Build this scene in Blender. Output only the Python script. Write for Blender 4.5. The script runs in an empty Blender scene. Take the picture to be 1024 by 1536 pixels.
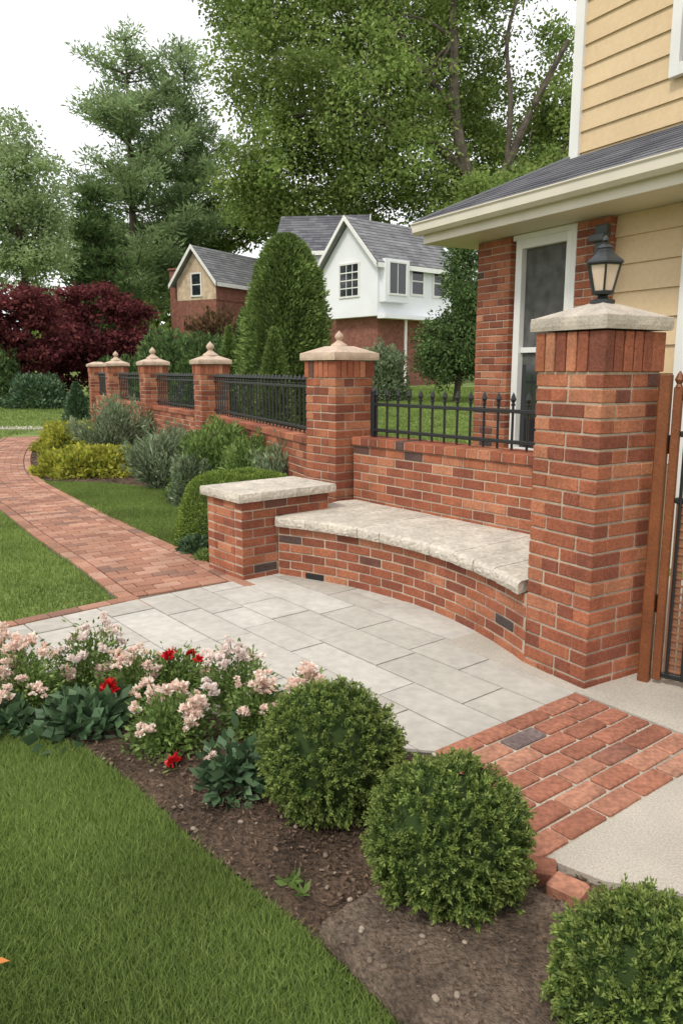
import bpy, math, random
import numpy as np
random.seed(5); rng=np.random.default_rng(7)
S=bpy.context.scene; COL=S.collection
F=1150.0; PT=math.radians(10.5); H=1.6; sp,cp=math.sin(PT),math.cos(PT)
def ray(px,py):
    u=(px-512)/F; v=(768-py)/F
    return np.array([u,cp+v*sp,-sp+v*cp])
def g(px,py,z=0.0):
    d=ray(px,py); t=(z-H)/d[2]; return np.array([d[0]*t,d[1]*t])
def at(px,py,Y):
    d=ray(px,py); t=Y/d[1]; return np.array([d[0]*t,Y,H+d[2]*t])
def nv(v):
    v=np.asarray(v,float); return v/np.linalg.norm(v)
def tz(y): return 0.03*np.clip(np.asarray(y,float)-20,0,50)
def ru(n):
    v=rng.normal(size=(n,3)); return v/np.linalg.norm(v,axis=1)[:,None]
def nrm(V): return V/(np.linalg.norm(V,axis=1)[:,None]+1e-9)

# ------------------------------------------------------------ materials
def mk(name,ramp,rough=.8,nscale=3.,namt=.25,bump=0.,bscale=60.,transl=0.,spec=.25,metal=0.,fine=0.,fscale=90.,island=True,bdist=.01,diff=False):
    m=bpy.data.materials.new(name); m.use_nodes=True; nt=m.node_tree; N=nt.nodes; L=nt.links
    bs=N['Principled BSDF']; out=N['Material Output']
    bs.inputs['Roughness'].default_value=rough; bs.inputs['Metallic'].default_value=metal
    bs.inputs['Specular IOR Level'].default_value=spec
    tc=N.new('ShaderNodeTexCoord')
    geo=N.new('ShaderNodeNewGeometry')
    cr=N.new('ShaderNodeValToRGB'); e=cr.color_ramp.elements
    while len(e)<len(ramp): e.new(.5)
    for i,(p,c) in enumerate(ramp): e[i].position=p; e[i].color=(*c,1)
    if island: L.new(geo.outputs['Random Per Island'],cr.inputs[0])
    else:
        n0=N.new('ShaderNodeTexNoise'); n0.inputs['Scale'].default_value=nscale*.7; n0.inputs['Detail'].default_value=5
        L.new(tc.outputs['Object'],n0.inputs['Vector']); 
        mr=N.new('ShaderNodeMapRange'); mr.inputs[1].default_value=.3; mr.inputs[2].default_value=.7
        L.new(n0.outputs[0],mr.inputs[0]); L.new(mr.outputs[0],cr.inputs[0])
    col=cr.outputs[0]
    def mul(col,scale,amt,det):
        n=N.new('ShaderNodeTexNoise'); n.inputs['Scale'].default_value=scale; n.inputs['Detail'].default_value=det
        L.new(tc.outputs['Object'],n.inputs['Vector'])
        r=N.new('ShaderNodeMapRange'); r.inputs[1].default_value=.3; r.inputs[2].default_value=.7; r.inputs[3].default_value=1-amt; r.inputs[4].default_value=1+amt
        L.new(n.outputs[0],r.inputs[0])
        mx=N.new('ShaderNodeMixRGB'); mx.blend_type='MULTIPLY'; mx.inputs[0].default_value=1
        L.new(col,mx.inputs[1]); L.new(r.outputs[0],mx.inputs[2]); return mx.outputs[0]
    if namt: col=mul(col,nscale,namt,1 if diff else 3)
    if fine: col=mul(col,fscale,fine,4)
    if diff:
        N.remove(bs); bs=N.new('ShaderNodeBsdfDiffuse'); L.new(bs.outputs[0],out.inputs[0]); L.new(col,bs.inputs['Color'])
    else: L.new(col,bs.inputs['Base Color'])
    if bump:
        n=N.new('ShaderNodeTexNoise'); n.inputs['Scale'].default_value=bscale; n.inputs['Detail'].default_value=4
        L.new(tc.outputs['Object'],n.inputs['Vector'])
        b=N.new('ShaderNodeBump'); b.inputs['Strength'].default_value=bump; b.inputs['Distance'].default_value=bdist
        L.new(n.outputs[0],b.inputs['Height']); L.new(b.outputs[0],bs.inputs['Normal'])
    if transl:
        t=N.new('ShaderNodeBsdfTranslucent'); L.new(col,t.inputs[0])
        mx=N.new('ShaderNodeMixShader'); mx.inputs[0].default_value=transl
        L.new(bs.outputs[0],mx.inputs[1]); L.new(t.outputs[0],mx.inputs[2]); L.new(mx.outputs[0],out.inputs[0])
    return m
def flat(name,c,**k): return mk(name,[(0,tuple(x*.92 for x in c)),(1,tuple(min(1,x*1.08) for x in c))],**k)
M={}
M['brick']=mk('brick',[(0,(.06,.05,.05)),(.03,(.10,.06,.05)),(.045,(.19,.062,.038)),(.4,(.27,.088,.048)),(.8,(.34,.12,.062)),(1,(.41,.18,.10))],rough=.85,nscale=5,namt=.22,fine=.25,fscale=70,bump=.6,bscale=120,bdist=.005)
M['mortar']=flat('mortar',(.42,.335,.255),rough=.95,fine=.2,bump=.4,bscale=200,bdist=.003)
M['pathbrick']=mk('path_brick',[(0,(.21,.125,.095)),(.2,(.30,.145,.098)),(.6,(.36,.18,.12)),(1,(.43,.25,.18))],rough=.9,nscale=2,namt=.2,fine=.2,bump=.4,bscale=110,bdist=.004)
M['pavebrick']=mk('paving_brick',[(0,(.14,.13,.13)),(.03,(.17,.12,.11)),(.06,(.25,.10,.063)),(.5,(.34,.14,.088)),(1,(.41,.21,.14))],rough=.85,nscale=7,namt=.22,fine=.28,fscale=45,bump=.7,bscale=70,bdist=.006)
M['joint']=flat('sand_joint',(.42,.37,.30),rough=.95,fine=.25,bump=.4)
M['djoint']=flat('dark_joint',(.15,.135,.11),rough=.95,fine=.25)
M['lime']=mk('limestone',[(0,(.50,.45,.375)),(1,(.55,.50,.425))],rough=.9,nscale=6,namt=.16,fine=.2,fscale=35,bump=.9,bscale=40,bdist=.012)
M['cap']=mk('cast_stone',[(0,(.42,.365,.30)),(1,(.46,.405,.34))],rough=.9,nscale=9,namt=.16,fine=.2,bump=.5,bscale=90,bdist=.005)
M['capp']=mk('pink_cast_stone',[(0,(.48,.36,.27)),(1,(.52,.40,.31))],rough=.9,nscale=9,namt=.14,fine=.18,bump=.4,bscale=90,bdist=.005)
M['paver']=mk('paving_stone',[(0,(.41,.385,.335)),(.5,(.465,.44,.39)),(1,(.52,.50,.45))],rough=.85,nscale=2.5,namt=.09,fine=.10,fscale=18,bump=.4,bscale=30,bdist=.004)
M['conc']=flat('concrete',(.43,.39,.33),rough=.92,nscale=2.5,namt=.12,fine=.2,fscale=140,bump=.5,bscale=220,bdist=.003)
M['soil']=mk('soil',[(0,(.055,.036,.024)),(1,(.125,.083,.057))],rough=1,nscale=5,namt=.35,fine=.45,fscale=55,bump=1,bscale=55,bdist=.03,island=False)
M['slab']=mk('earthy_stone',[(0,(.085,.06,.043)),(1,(.155,.115,.085))],rough=1,nscale=8,namt=.3,fine=.4,fscale=70,bump=1,bscale=80,bdist=.015,island=False)
M['chip']=mk('bark_chip',[(0,(.045,.028,.018)),(.6,(.11,.068,.044)),(1,(.20,.14,.10))],rough=.95,namt=.1)
M['pebble']=mk('pebble',[(0,(.14,.10,.07)),(1,(.33,.27,.21))],rough=.9,namt=.1)
M['iron']=flat('black_iron',(.012,.013,.014),rough=.45,spec=.5,namt=.1)
M['rust']=mk('brown_wood',[(0,(.17,.055,.018)),(1,(.21,.07,.024))],rough=.5,nscale=4,namt=.25,fine=.2,bump=.2,spec=.4)
M['weave']=flat('brown_panel',(.24,.11,.06),rough=.7)
M['siding']=mk('yellow_siding',[(0,(.58,.43,.255)),(1,(.63,.475,.29))],rough=.6,nscale=1.5,namt=.06,fine=.05,fscale=25)
M['white']=flat('white_paint',(.74,.73,.70),rough=.5,namt=.05)
M['cream']=flat('cream_paint',(.66,.61,.51),rough=.5,namt=.05)
M['whitewall']=flat('white_render',(.76,.77,.79),rough=.8,nscale=.6,namt=.06)
M['shingle']=mk('shingle',[(0,(.095,.095,.11)),(.5,(.135,.135,.15)),(1,(.18,.18,.195))],rough=.95,nscale=2,namt=.12,fine=.25,fscale=120,bump=.5,bscale=150,bdist=.005)
M['lshingle']=mk('light_shingle',[(0,(.15,.15,.155)),(.5,(.19,.19,.20)),(1,(.24,.24,.25))],rough=.95,nscale=2,namt=.12)
M['glass']=flat('window_glass',(.02,.024,.028),rough=.06,spec=.8,namt=0)
M['curtain']=flat('curtain',(.10,.10,.095),rough=.9,namt=.3,nscale=8)
M['tan']=flat('tan_siding',(.55,.42,.30),rough=.8)
M['farbrick']=mk('far_brick',[(0,(.19,.082,.06)),(1,(.28,.12,.088))],rough=.9,nscale=6,namt=.2,island=False)
M['bark']=mk('bark',[(0,(.06,.05,.038)),(1,(.13,.108,.082))],rough=1,nscale=2,namt=.3,fine=.3,fscale=12,bump=.6,bscale=14,island=False,bdist=.05)
def leafm(name,c0,c1,c2,ns=.4,na=.35,tr=.3,rough=.6,diff=True): 
    return mk(name,[(0,c0),(.55,c1),(1,c2)],rough=rough,nscale=ns,namt=na,transl=tr,spec=.3,diff=diff)
M['oak']=leafm('oak_leaf',(.15,.22,.055),(.245,.335,.095),(.35,.41,.14),.3,.33,.5)
M['pine']=leafm('pine_needle',(.17,.245,.11),(.255,.345,.155),(.34,.425,.21),.35,.28,.5)
M['blue']=leafm('pale_leaf',(.23,.31,.13),(.31,.40,.185),(.39,.47,.25),.5,.22,.5)
M['maple']=leafm('red_maple_leaf',(.09,.026,.029),(.155,.043,.048),(.235,.078,.072),.9,.4,.4)
M['ever']=leafm('evergreen',(.06,.105,.04),(.105,.165,.058),(.16,.225,.085),1.2,.35,.3)
M['arb']=leafm('arborvitae_leaf',(.10,.155,.045),(.165,.23,.067),(.23,.30,.10),1.5,.3,.25)
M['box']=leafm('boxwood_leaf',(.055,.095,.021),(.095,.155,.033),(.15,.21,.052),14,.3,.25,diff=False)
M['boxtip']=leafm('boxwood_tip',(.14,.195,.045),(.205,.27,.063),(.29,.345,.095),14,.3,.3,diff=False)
M['hedge']=leafm('hedge_leaf',(.12,.18,.035),(.19,.27,.058),(.27,.355,.09),8,.25,.3)
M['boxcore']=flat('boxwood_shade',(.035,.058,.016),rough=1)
M['yell']=leafm('yellow_leaf',(.22,.26,.035),(.38,.38,.06),(.50,.49,.11),4,.3,.4)
M['silver']=leafm('silver_leaf',(.13,.185,.09),(.21,.27,.15),(.31,.35,.23),3,.3)
M['green']=leafm('fresh_leaf',(.10,.165,.038),(.165,.25,.065),(.25,.34,.10),5,.3,diff=False)
M['dark']=leafm('dark_leaf',(.05,.095,.045),(.085,.15,.07),(.13,.205,.105),6,.3,.2,.4,diff=False)
M['redshrub']=leafm('reddish_leaf',(.07,.05,.028),(.125,.08,.042),(.19,.11,.06),1,.3)
M['grass']=leafm('grass_blade',(.135,.205,.05),(.205,.285,.075),(.305,.38,.125),1.0,.2,.4,.5)
M['turf']=mk('turf',[(0,(.11,.155,.04)),(1,(.20,.255,.07))],rough=1,nscale=1.2,namt=.25,fine=.4,fscale=30,bump=.6,bscale=40,island=False,bdist=.03)
M['petal']=mk('peach_petal',[(0,(.85,.58,.49)),(.5,(.89,.75,.65)),(1,(.92,.87,.79))],rough=.6,namt=.1,transl=.3)
M['petalp']=mk('pale_pink_petal',[(0,(.85,.69,.64)),(1,(.92,.88,.82))],rough=.6,namt=.1,transl=.3)
M['petalr']=mk('red_petal',[(0,(.45,.008,.012)),(1,(.65,.02,.025))],rough=.45,namt=.1,transl=.15)
M['orange']=flat('orange_leaf',(.55,.20,.05),rough=.6,transl=.2)
M['lampglass']=flat('lamp_glass',(.90,.72,.57),rough=.2,transl=.35,spec=.5)
M['verd']=flat('dark_lantern_metal',(.018,.022,.022),rough=.4,spec=.5)
M['greymetal']=flat('grey_metal',(.10,.11,.115),rough=.5)

# ------------------------------------------------------------ mesh helper
WO={}
class MB:
    def __init__(s): s.v=[];s.n=0;s.l=[];s.t=[];s.m=[]
    def add(s,V,*Fs,mi=0):
        V=np.asarray(V,float).reshape(-1,3); s.v.append(V)
        for Fc in Fs:
            if isinstance(Fc,np.ndarray):
                s.l.append((Fc+s.n).ravel()); s.t.append(np.full(len(Fc),Fc.shape[1])); s.m.append(np.full(len(Fc),mi))
            else:
                for f in Fc: s.l.append(np.array(f)+s.n)
                s.t.append(np.array([len(f) for f in Fc],int)); s.m.append(np.full(len(Fc),mi))
        s.n+=len(V); return s
    def build(s,name,mats,parent=None,loc=None,smooth=False):
        if not isinstance(mats,(list,tuple)): mats=[mats]
        V=np.concatenate(s.v); L=np.concatenate(s.l).astype(np.int32); T=np.concatenate(s.t).astype(np.int32); MI=np.concatenate(s.m).astype(np.int32)
        o=np.zeros(3)
        if parent is not None: o=WO[parent.name]
        elif loc is not None: o=np.array(loc,float)
        V=V-o
        me=bpy.data.meshes.new(name); me.vertices.add(len(V)); me.vertices.foreach_set('co',V.astype(np.float32).ravel())
        me.loops.add(len(L)); me.loops.foreach_set('vertex_index',L)
        me.polygons.add(len(T)); st=np.concatenate([[0],np.cumsum(T)[:-1]]).astype(np.int32)
        me.polygons.foreach_set('loop_start',st); me.polygons.foreach_set('material_index',MI)
        me.polygons.foreach_set('use_smooth',np.full(len(T),bool(smooth)))
        for m in mats: me.materials.append(m)
        me.update(calc_edges=True); me.validate()
        ob=bpy.data.objects.new(name,me); COL.objects.link(ob)
        if parent is not None: ob.parent=parent
        elif loc is not None: ob.location=loc
        WO[ob.name]=o
        return ob
def tag(o,label=None,cat=None,group=None,kind=None):
    if label:o['label']=label
    if cat:o['category']=cat
    if group:o['group']=group
    if kind:o['kind']=kind
    return o
def thing(name,label,cat,loc,group=None):
    o=bpy.data.objects.new(name,None); COL.objects.link(o); o.empty_display_size=.1
    loc=tuple(float(x) for x in loc); o.location=loc; WO[o.name]=np.array(loc); return tag(o,label,cat,group)
def struct(name,mb,mats,smooth=False): return tag(mb.build(name,mats,smooth=smooth),kind='structure')
SG=[];OH=[];ix={}
for sx in(-1,1):
    for sy in(-1,1):
        for sz in(-1,1):
            for k in range(3):
                ix[(sx,sy,sz,k)]=len(SG); SG.append((sx,sy,sz)); OH.append([1. if j==k else 0. for j in range(3)])
SG=np.array(SG,float);OH=np.array(OH)
def _tmpl():
    T=SG*1.0-SG*.2*(1-OH); q=[];t=[]
    def fix(f):
        p=T[f]; n=np.cross(p[1]-p[0],p[2]-p[0]); return list(f) if n@p.mean(0)>0 else list(f)[::-1]
    for k in range(3):
        o=[j for j in range(3) if j!=k]
        for s_ in(-1,1):
            f=[]
            for (x,y) in((-1,-1),(1,-1),(1,1),(-1,1)):
                c=[0,0,0];c[k]=s_;c[o[0]]=x;c[o[1]]=y;f.append(ix[(*c,k)])
            q.append(fix(f))
        for x in(-1,1):
            for y in(-1,1):
                c=[0,0,0];c[o[0]]=x;c[o[1]]=y
                c1=list(c);c1[k]=-1;c2=list(c);c2[k]=1
                q.append(fix([ix[(*c1,o[0])],ix[(*c2,o[0])],ix[(*c2,o[1])],ix[(*c1,o[1])]]))
    for sx in(-1,1):
        for sy in(-1,1):
            for sz in(-1,1): t.append(fix([ix[(sx,sy,sz,k)] for k in range(3)]))
    return np.array(q),np.array(t)
CQ,CT=_tmpl()
def box(mb,c,size,ax=(1,0),bev=.004,mi=0):
    h=np.array(size)/2.; V=SG*h-SG*bev*(1-OH)
    ax=nv(ax); R=np.array([[ax[0],ax[1],0],[-ax[1],ax[0],0],[0,0,1.]])
    mb.add(V@R+np.array(c),CQ,CT,mi=mi)
def tube(mb,P,R,n=8,mi=0,cap=True):
    P=np.asarray(P,float);R=np.broadcast_to(np.asarray(R,float),(len(P),)); V=[]
    for i in range(len(P)):
        d=nv(P[min(i+1,len(P)-1)]-P[max(i-1,0)]); up=np.array([0,0,1.]) if abs(d[2])<.9 else np.array([1.,0,0])
        s=nv(np.cross(d,up)); t=np.cross(s,d)
        a=np.arange(n)*2*math.pi/n; V.append(P[i]+R[i]*(np.cos(a)[:,None]*s+np.sin(a)[:,None]*t))
    V=np.concatenate(V);q=[]
    for i in range(len(P)-1):
        for j in range(n): q.append([i*n+j,i*n+(j+1)%n,(i+1)*n+(j+1)%n,(i+1)*n+j])
    caps=[list(range(n))[::-1],[(len(P)-1)*n+j for j in range(n)]] if cap else []
    mb.add(V,np.array(q),caps,mi=mi)
def lathe(mb,prof,c,n=16,mi=0,rot=0.):
    V=[];a=np.arange(n)*2*math.pi/n+rot;q=[]
    for r,z in prof: V.append(np.stack([c[0]+r*np.cos(a),c[1]+r*np.sin(a),np.full(n,c[2]+z)],1))
    for i in range(len(prof)-1):
        for j in range(n): q.append([i*n+j,i*n+(j+1)%n,(i+1)*n+(j+1)%n,(i+1)*n+j])
    mb.add(np.concatenate(V),np.array(q),[list(range(n))[::-1],[(len(prof)-1)*n+j for j in range(n)]],mi=mi)
def area(p):
    p=np.asarray(p);x,y=p[:,0],p[:,1]; return .5*np.sum(x*np.roll(y,-1)-y*np.roll(x,-1))
def prism(mb,poly,z0,z1,mi=0,bottom=False):
    p=np.asarray(poly,float)
    if area(p)<0:p=p[::-1]
    n=len(p); V=np.concatenate([np.c_[p,np.full(n,z0)],np.c_[p,np.full(n,z1)]])
    f=[[i,(i+1)%n,n+(i+1)%n,n+i] for i in range(n)]+[[n+i for i in range(n)]]
    if bottom:f.append(list(range(n))[::-1])
    mb.add(V,f,mi=mi)
def resample(poly,d):
    p=np.asarray(poly,float);o=[]
    for i in range(len(p)):
        a,b=p[i],p[(i+1)%len(p)];k=max(1,int(round(np.linalg.norm(b-a)/d)))
        for j in range(k):o.append(a+(b-a)*j/k)
    return np.array(o)
def rough_slab(mb,poly,z0,z1,amp=.01,d=.03,mi=0,levels=4,ztop=.004,scal=0.,sw=.13):
    p=np.asarray(poly,float)
    if area(p)<0:p=p[::-1]
    p=resample(p,d); n=len(p)
    t=np.roll(p,-1,0)-np.roll(p,1,0); nn=np.stack([t[:,1],-t[:,0]],1); nn/=np.linalg.norm(nn,axis=1)[:,None]+1e-9
    V=[]
    sl_=np.cumsum(np.linalg.norm(np.roll(p,-1,0)-p,axis=1)); ph=sl_/sw+.35*np.sin(sl_*5.1)
    sc=scal*(np.abs(np.sin(math.pi*ph))**.45-.7)
    base=np.convolve(np.tile(rng.normal(size=n),3),np.ones(5)/5,'same')[n:2*n]
    for k in range(levels+1):
        f=k/levels; off=amp*(1.0*base+rng.normal(size=n)*.22)+amp*1.8*math.sin(math.pi*min(1,f*1.05))-amp*.8+sc*(.35+.65*math.sin(math.pi*f))
        z=z0+(z1-z0)*f+(rng.normal(size=n)*ztop if k==levels else 0)
        V.append(np.c_[p+nn*off[:,None],np.broadcast_to(z,(n,))])
    V.append(np.c_[p-nn*(amp*2.2+scal),np.full(n,z1+.003)])
    q=[]
    for k in range(levels+1):
        for i in range(n): q.append([k*n+i,k*n+(i+1)%n,(k+1)*n+(i+1)%n,(k+1)*n+i])
    mb.add(np.concatenate(V),np.array(q),[[(levels+1)*n+i for i in range(n)],list(range(n))[::-1]],mi=mi)
def pip(P,poly):
    P=np.asarray(P);x,y=P[:,0],P[:,1];poly=np.asarray(poly);ins=np.zeros(len(P),bool);j=len(poly)-1
    for i in range(len(poly)):
        xi,yi=poly[i];xj,yj=poly[j]
        c=((yi>y)!=(yj>y))&(x<(xj-xi)*(y-yi)/(yj-yi+1e-12)+xi);ins^=c;j=i
    return ins
def clip(subj,conv):
    out=[np.array(p) for p in subj]; conv=np.asarray(conv)
    if area(conv)<0:conv=conv[::-1]
    for i in range(len(conv)):
        a,b=conv[i],conv[(i+1)%len(conv)]; inp=out;out=[]
        if not inp:break
        side=lambda p:(b[0]-a[0])*(p[1]-a[1])-(b[1]-a[1])*(p[0]-a[0])
        for k in range(len(inp)):
            p,q=inp[k],inp[(k+1)%len(inp)];sp_,sq=side(p),side(q)
            if sp_>=0:out.append(p)
            if (sp_>=0)!=(sq>=0):out.append(p+(q-p)*sp_/(sp_-sq))
    return np.array(out) if len(out)>2 else None
def leaves(mb,pos,d,L,W,mi=0):
    n=len(pos); s=nrm(np.cross(d,ru(n))); L=np.broadcast_to(L,(n,))[:,None];W=np.broadcast_to(W,(n,))[:,None]
    V=np.stack([pos,pos+d*L*.45+s*W/2,pos+d*L,pos+d*L*.45-s*W/2],1).reshape(-1,3)
    mb.add(V,np.arange(n*4).reshape(n,4),mi=mi)
def blades(mb,xy,h,w,lean=.4,z=0.,mi=0,zfun=None,stripe=0.):
    n=len(xy); h=h*(.55+.75*rng.random(n)); a=rng.random(n)*2*math.pi
    zz=np.full(n,z) if zfun is None else zfun(xy[:,1])+z
    b=np.c_[xy,zz]; s=np.c_[np.cos(a),np.sin(a),np.zeros(n)]*(w*(.7+.6*rng.random(n)))[:,None]/2
    a2=rng.random(n)*2*math.pi; ln=(lean*rng.random(n)*h)
    t=np.c_[np.cos(a2)*ln,np.sin(a2)*ln,h]
    if stripe:
        sd=np.array([.57,-.82]);sn=np.array([.82,.57]);sg=np.clip(3*np.sin(2*math.pi*(xy@sn)/stripe+.6),-1,1)
        t[:,:2]+=sd*(sg*h*.13)[:,None]
    mid=t*np.array([.35,.35,.55])
    V=np.stack([b-s,b+s,b+mid+s*.75,b+mid-s*.75,b+t],1).reshape(-1,3)
    i=np.arange(n)[:,None]*5
    mb.add(V,i+np.array([[0,1,2,3]]),i+np.array([[3,2,4]]),mi=mi)

# ------------------------------------------------------------ ground
mb=MB(); ys=[-40,0,10,20,30,45,70,120,700]; xs=[-500,-60,-20,0,20,60,500]
V=[(x,y,float(tz(y))) for y in ys for x in xs]; q=[[j*7+i,j*7+i+1,(j+1)*7+i+1,(j+1)*7+i] for j in range(8) for i in range(6)]
mb.add(V,np.array(q)); struct('ground',mb,M['turf'])
bw=nv((.78,.63)); aw=nv((-.63,.78)); SAG=.27
c0=np.array([-.49,5.79]); c1=np.array([.985,3.95]); cn=nv((.778,.628))
def curve(t,off=0.):
    p=c0+(c1-c0)*t+cn*(SAG*4*t*(1-t))
    d=(c1-c0)+cn*(SAG*4*(1-2*t)); d=nv(d); nrml=np.array([d[1],-d[0]])
    if nrml@cn>0:nrml=-nrml
    return p+nrml*off,d
o0=np.array([.47,3.03]);sa=nv((.684,.53));sb=np.array([sa[1],-sa[0]]);SL=.85;SW=.735;SK=-.33
patio=[(.0,3.02),o0-sa*.1,o0+sa*SL,(1.24,3.75),(1.3,4.3),(.6,5.6),(.1,6.0),(-.4,5.9),(-.74,5.63),(-1.40,5.12),(-2.08,4.50),(-3.4,3.75),(-3.4,3.2),(-1.85,3.85),(-.9,3.5)]
mb=MB(); prism(mb,patio,0,.024,mi=1)
rowt=-2.6
pa=np.array([tuple(p) for p in patio])
while rowt<6.5:
    hgt=random.choice([.24,.38,.30,.44]); s=-5.5+random.random()*.5
    while s<6:
        w=random.choice([.38,.5,.62,.75,.45])
        segs=[(rowt,rowt+hgt)]
        if hgt>.37 and random.random()<.35: segs=[(rowt,rowt+hgt*.5),(rowt+hgt*.5,rowt+hgt)]
        for (t0,t1) in segs:
            e=.0042;u=aw;v=bw
            rect=[u*(s+e)+v*(t0+e),u*(s+w-e)+v*(t0+e),u*(s+w-e)+v*(t1-e),u*(s+e)+v*(t1-e)]
            r=clip(patio,rect)
            if r is not None and abs(area(r))>.0005: prism(mb,r,.01,.034+random.random()*.004)
        s+=w
    rowt+=hgt
struct('stone_patio',mb,[M['paver'],M['djoint']])
def spline(P,n):
    P=np.asarray(P,float);P=np.vstack([2*P[0]-P[1],P,2*P[-1]-P[-2]]);o=[]
    for i in range(1,len(P)-2):
        for t in np.linspace(0,1,n,endpoint=False):
            a,b,c,d=P[i-1:i+3];o.append(.5*((2*b)+(-a+c)*t+(2*a-5*b+4*c-d)*t*t+(-a+3*b-3*c+d)*t**3))
    o.append(P[-2]);return np.array(o)
pc=spline([(-.75,4.95),(-1.12,5.36),(-1.76,6.32),(-2.45,7.3),(-3.35,8.65),(-4.75,10.8),(-5.75,12.9),(-6.75,15.6),(-7.6,18.5)],20)
seg=np.linalg.norm(np.diff(pc,axis=0),axis=1);sl=np.concatenate([[0],np.cumsum(seg)])
def pat(s): 
    x=np.array([np.interp(s,sl,pc[:,0]),np.interp(s,sl,pc[:,1])]);y=np.array([np.interp(s+.05,sl,pc[:,0]),np.interp(s+.05,sl,pc[:,1])])
    if s+.05>sl[-1]: y=x;x=np.array([np.interp(s-.05,sl,pc[:,0]),np.interp(s-.05,sl,pc[:,1])]);return y,nv(y-x)
    return x,nv(y-x)
HW=.47
mb=MB();Lp=[];Rp=[]
for s in np.arange(0,sl[-1],.25):
    p,d=pat(s);n=np.array([-d[1],d[0]]);Lp.append(p+n*(HW+.0));Rp.append(p-n*HW)
for i in range(len(Lp)-1): prism(mb,[Lp[i],Lp[i+1],Rp[i+1],Rp[i]],0,.018,mi=1)
s=.45;r=0
while s<sl[-1]-.2:
    p,d=pat(s);n=np.array([-d[1],d[0]])
    if s>.62:
        x=-HW+.115
        first=.10 if r%2 else .205
        while x<HW-.115-.03:
            l=min(first,HW-.115-x); 
            box(mb,(*(p+n*(x+l/2)),.012+random.uniform(-.002,.002)),(l-.009,.098,.044+random.random()*.004),n+d*random.uniform(-.02,.02),.005);x+=l;first=.205
    s+=.107;r+=1
for sd in(-1,1):
    s=.35
    while s<sl[-1]-.3:
        p,d=pat(s+.105);n=np.array([-d[1],d[0]]);box(mb,(*(p+n*sd*(HW-.055)),.013),(.201,.1,.046+random.random()*.003),d,.005);s+=.21
struct('brick_path',mb,[M['pathbrick'],M['djoint']])
mb=MB();P=[(-1.40,5.14),(-2.08,4.52),(-3.4,3.78)]
for a,b in zip(P[:-1],P[1:]):
    a=np.array(a);b=np.array(b);d=nv(b-a);n=np.array([d[1],-d[0]]);L=np.linalg.norm(b-a);s=0
    if n[1]<0:n=-n
    while s<L: box(mb,(*(a+d*(s+.1)+n*.05),.016),(.2,.098,.05),d,.005);s+=.208
struct('brick_edging',mb,[M['pathbrick']])
# brick paving strip (left end steps along the bed edge)
strp=np.array([o0-sa*.12,o0+sa*SL,o0+sa*SL+sb*SW,o0+sb*SW+sa*(SK-.06)])
mb=MB();prism(mb,strp,0,.031,mi=1)
NR=7;pr=SW/NR
for r in range(NR):
    st=SK*(r+.6)/NR-.09
    s=st+(.11 if r%2 else 0.);cuts=[]
    if r%2:cuts.append((st,s))
    while s<SL-.02:
        b=min(s+.222,SL)
        if SL-b<.05:b=SL
        cuts.append((s,b));s=b
    for a,b in cuts:
        jt=random.uniform(-.002,.002)
        box(mb,(*(o0+sa*(a+b)/2+sb*(pr*(r+.5)+jt)),.021+random.random()*.004),(b-a-.015,pr-.015,.042),sa+sb*random.uniform(-.012,.012),.006)
struct('brick_paving',mb,[M['pavebrick'],M['joint']])
q0=o0+sb*(SW+.006)
K_=spline([q0+sa*(SK-.08)+sb*.03-sa*.02,g(806,1306,.03),g(842,1333,.03),g(900,1356,.03)],12)
padp=np.array([q0+sa*(SK+.0),q0+sa*(SL+.01),q0+sa*3.2,(3.0,1.6),g(1040,1362),g(905,1340),g(845,1316)])
mb=MB();prism(mb,padp,0,.042)
struct('concrete_pad',mb,M['conc'])
mb=MB();e_=o0+sa*(SL+.014)
prism(mb,[e_-sb*.02,e_-sb*.9,e_+sa*2.4-sb*.9,e_+sa*2.4+sb*SW,e_+sb*SW],0,.038)
struct('concrete_walk',mb,M['conc'])
mb=MB()
kl=np.concatenate([[0],np.cumsum(np.linalg.norm(np.diff(K_,axis=0),axis=1))]);s=.05
while s<kl[-1]:
    p=np.array([np.interp(s,kl,K_[:,i]) for i in(0,1)]);p2=np.array([np.interp(s+.02,kl,K_[:,i]) for i in(0,1)]);p1=np.array([np.interp(s-.02,kl,K_[:,i]) for i in(0,1)])
    box(mb,(*p,.032),(.11,.085,.055),p2-p1,.008);s+=.119
tag(mb.build('brick_kerb',M['pavebrick']),'short curved row of red edging bricks at the corner of the concrete pad beside the ball shrub','brick edging')
mb=MB();prism(mb,[g(-300,645),g(-300,634),g(60,638),g(92,641),g(60,646)],0.01,.05);struct('pavement',mb,M['conc'])

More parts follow.
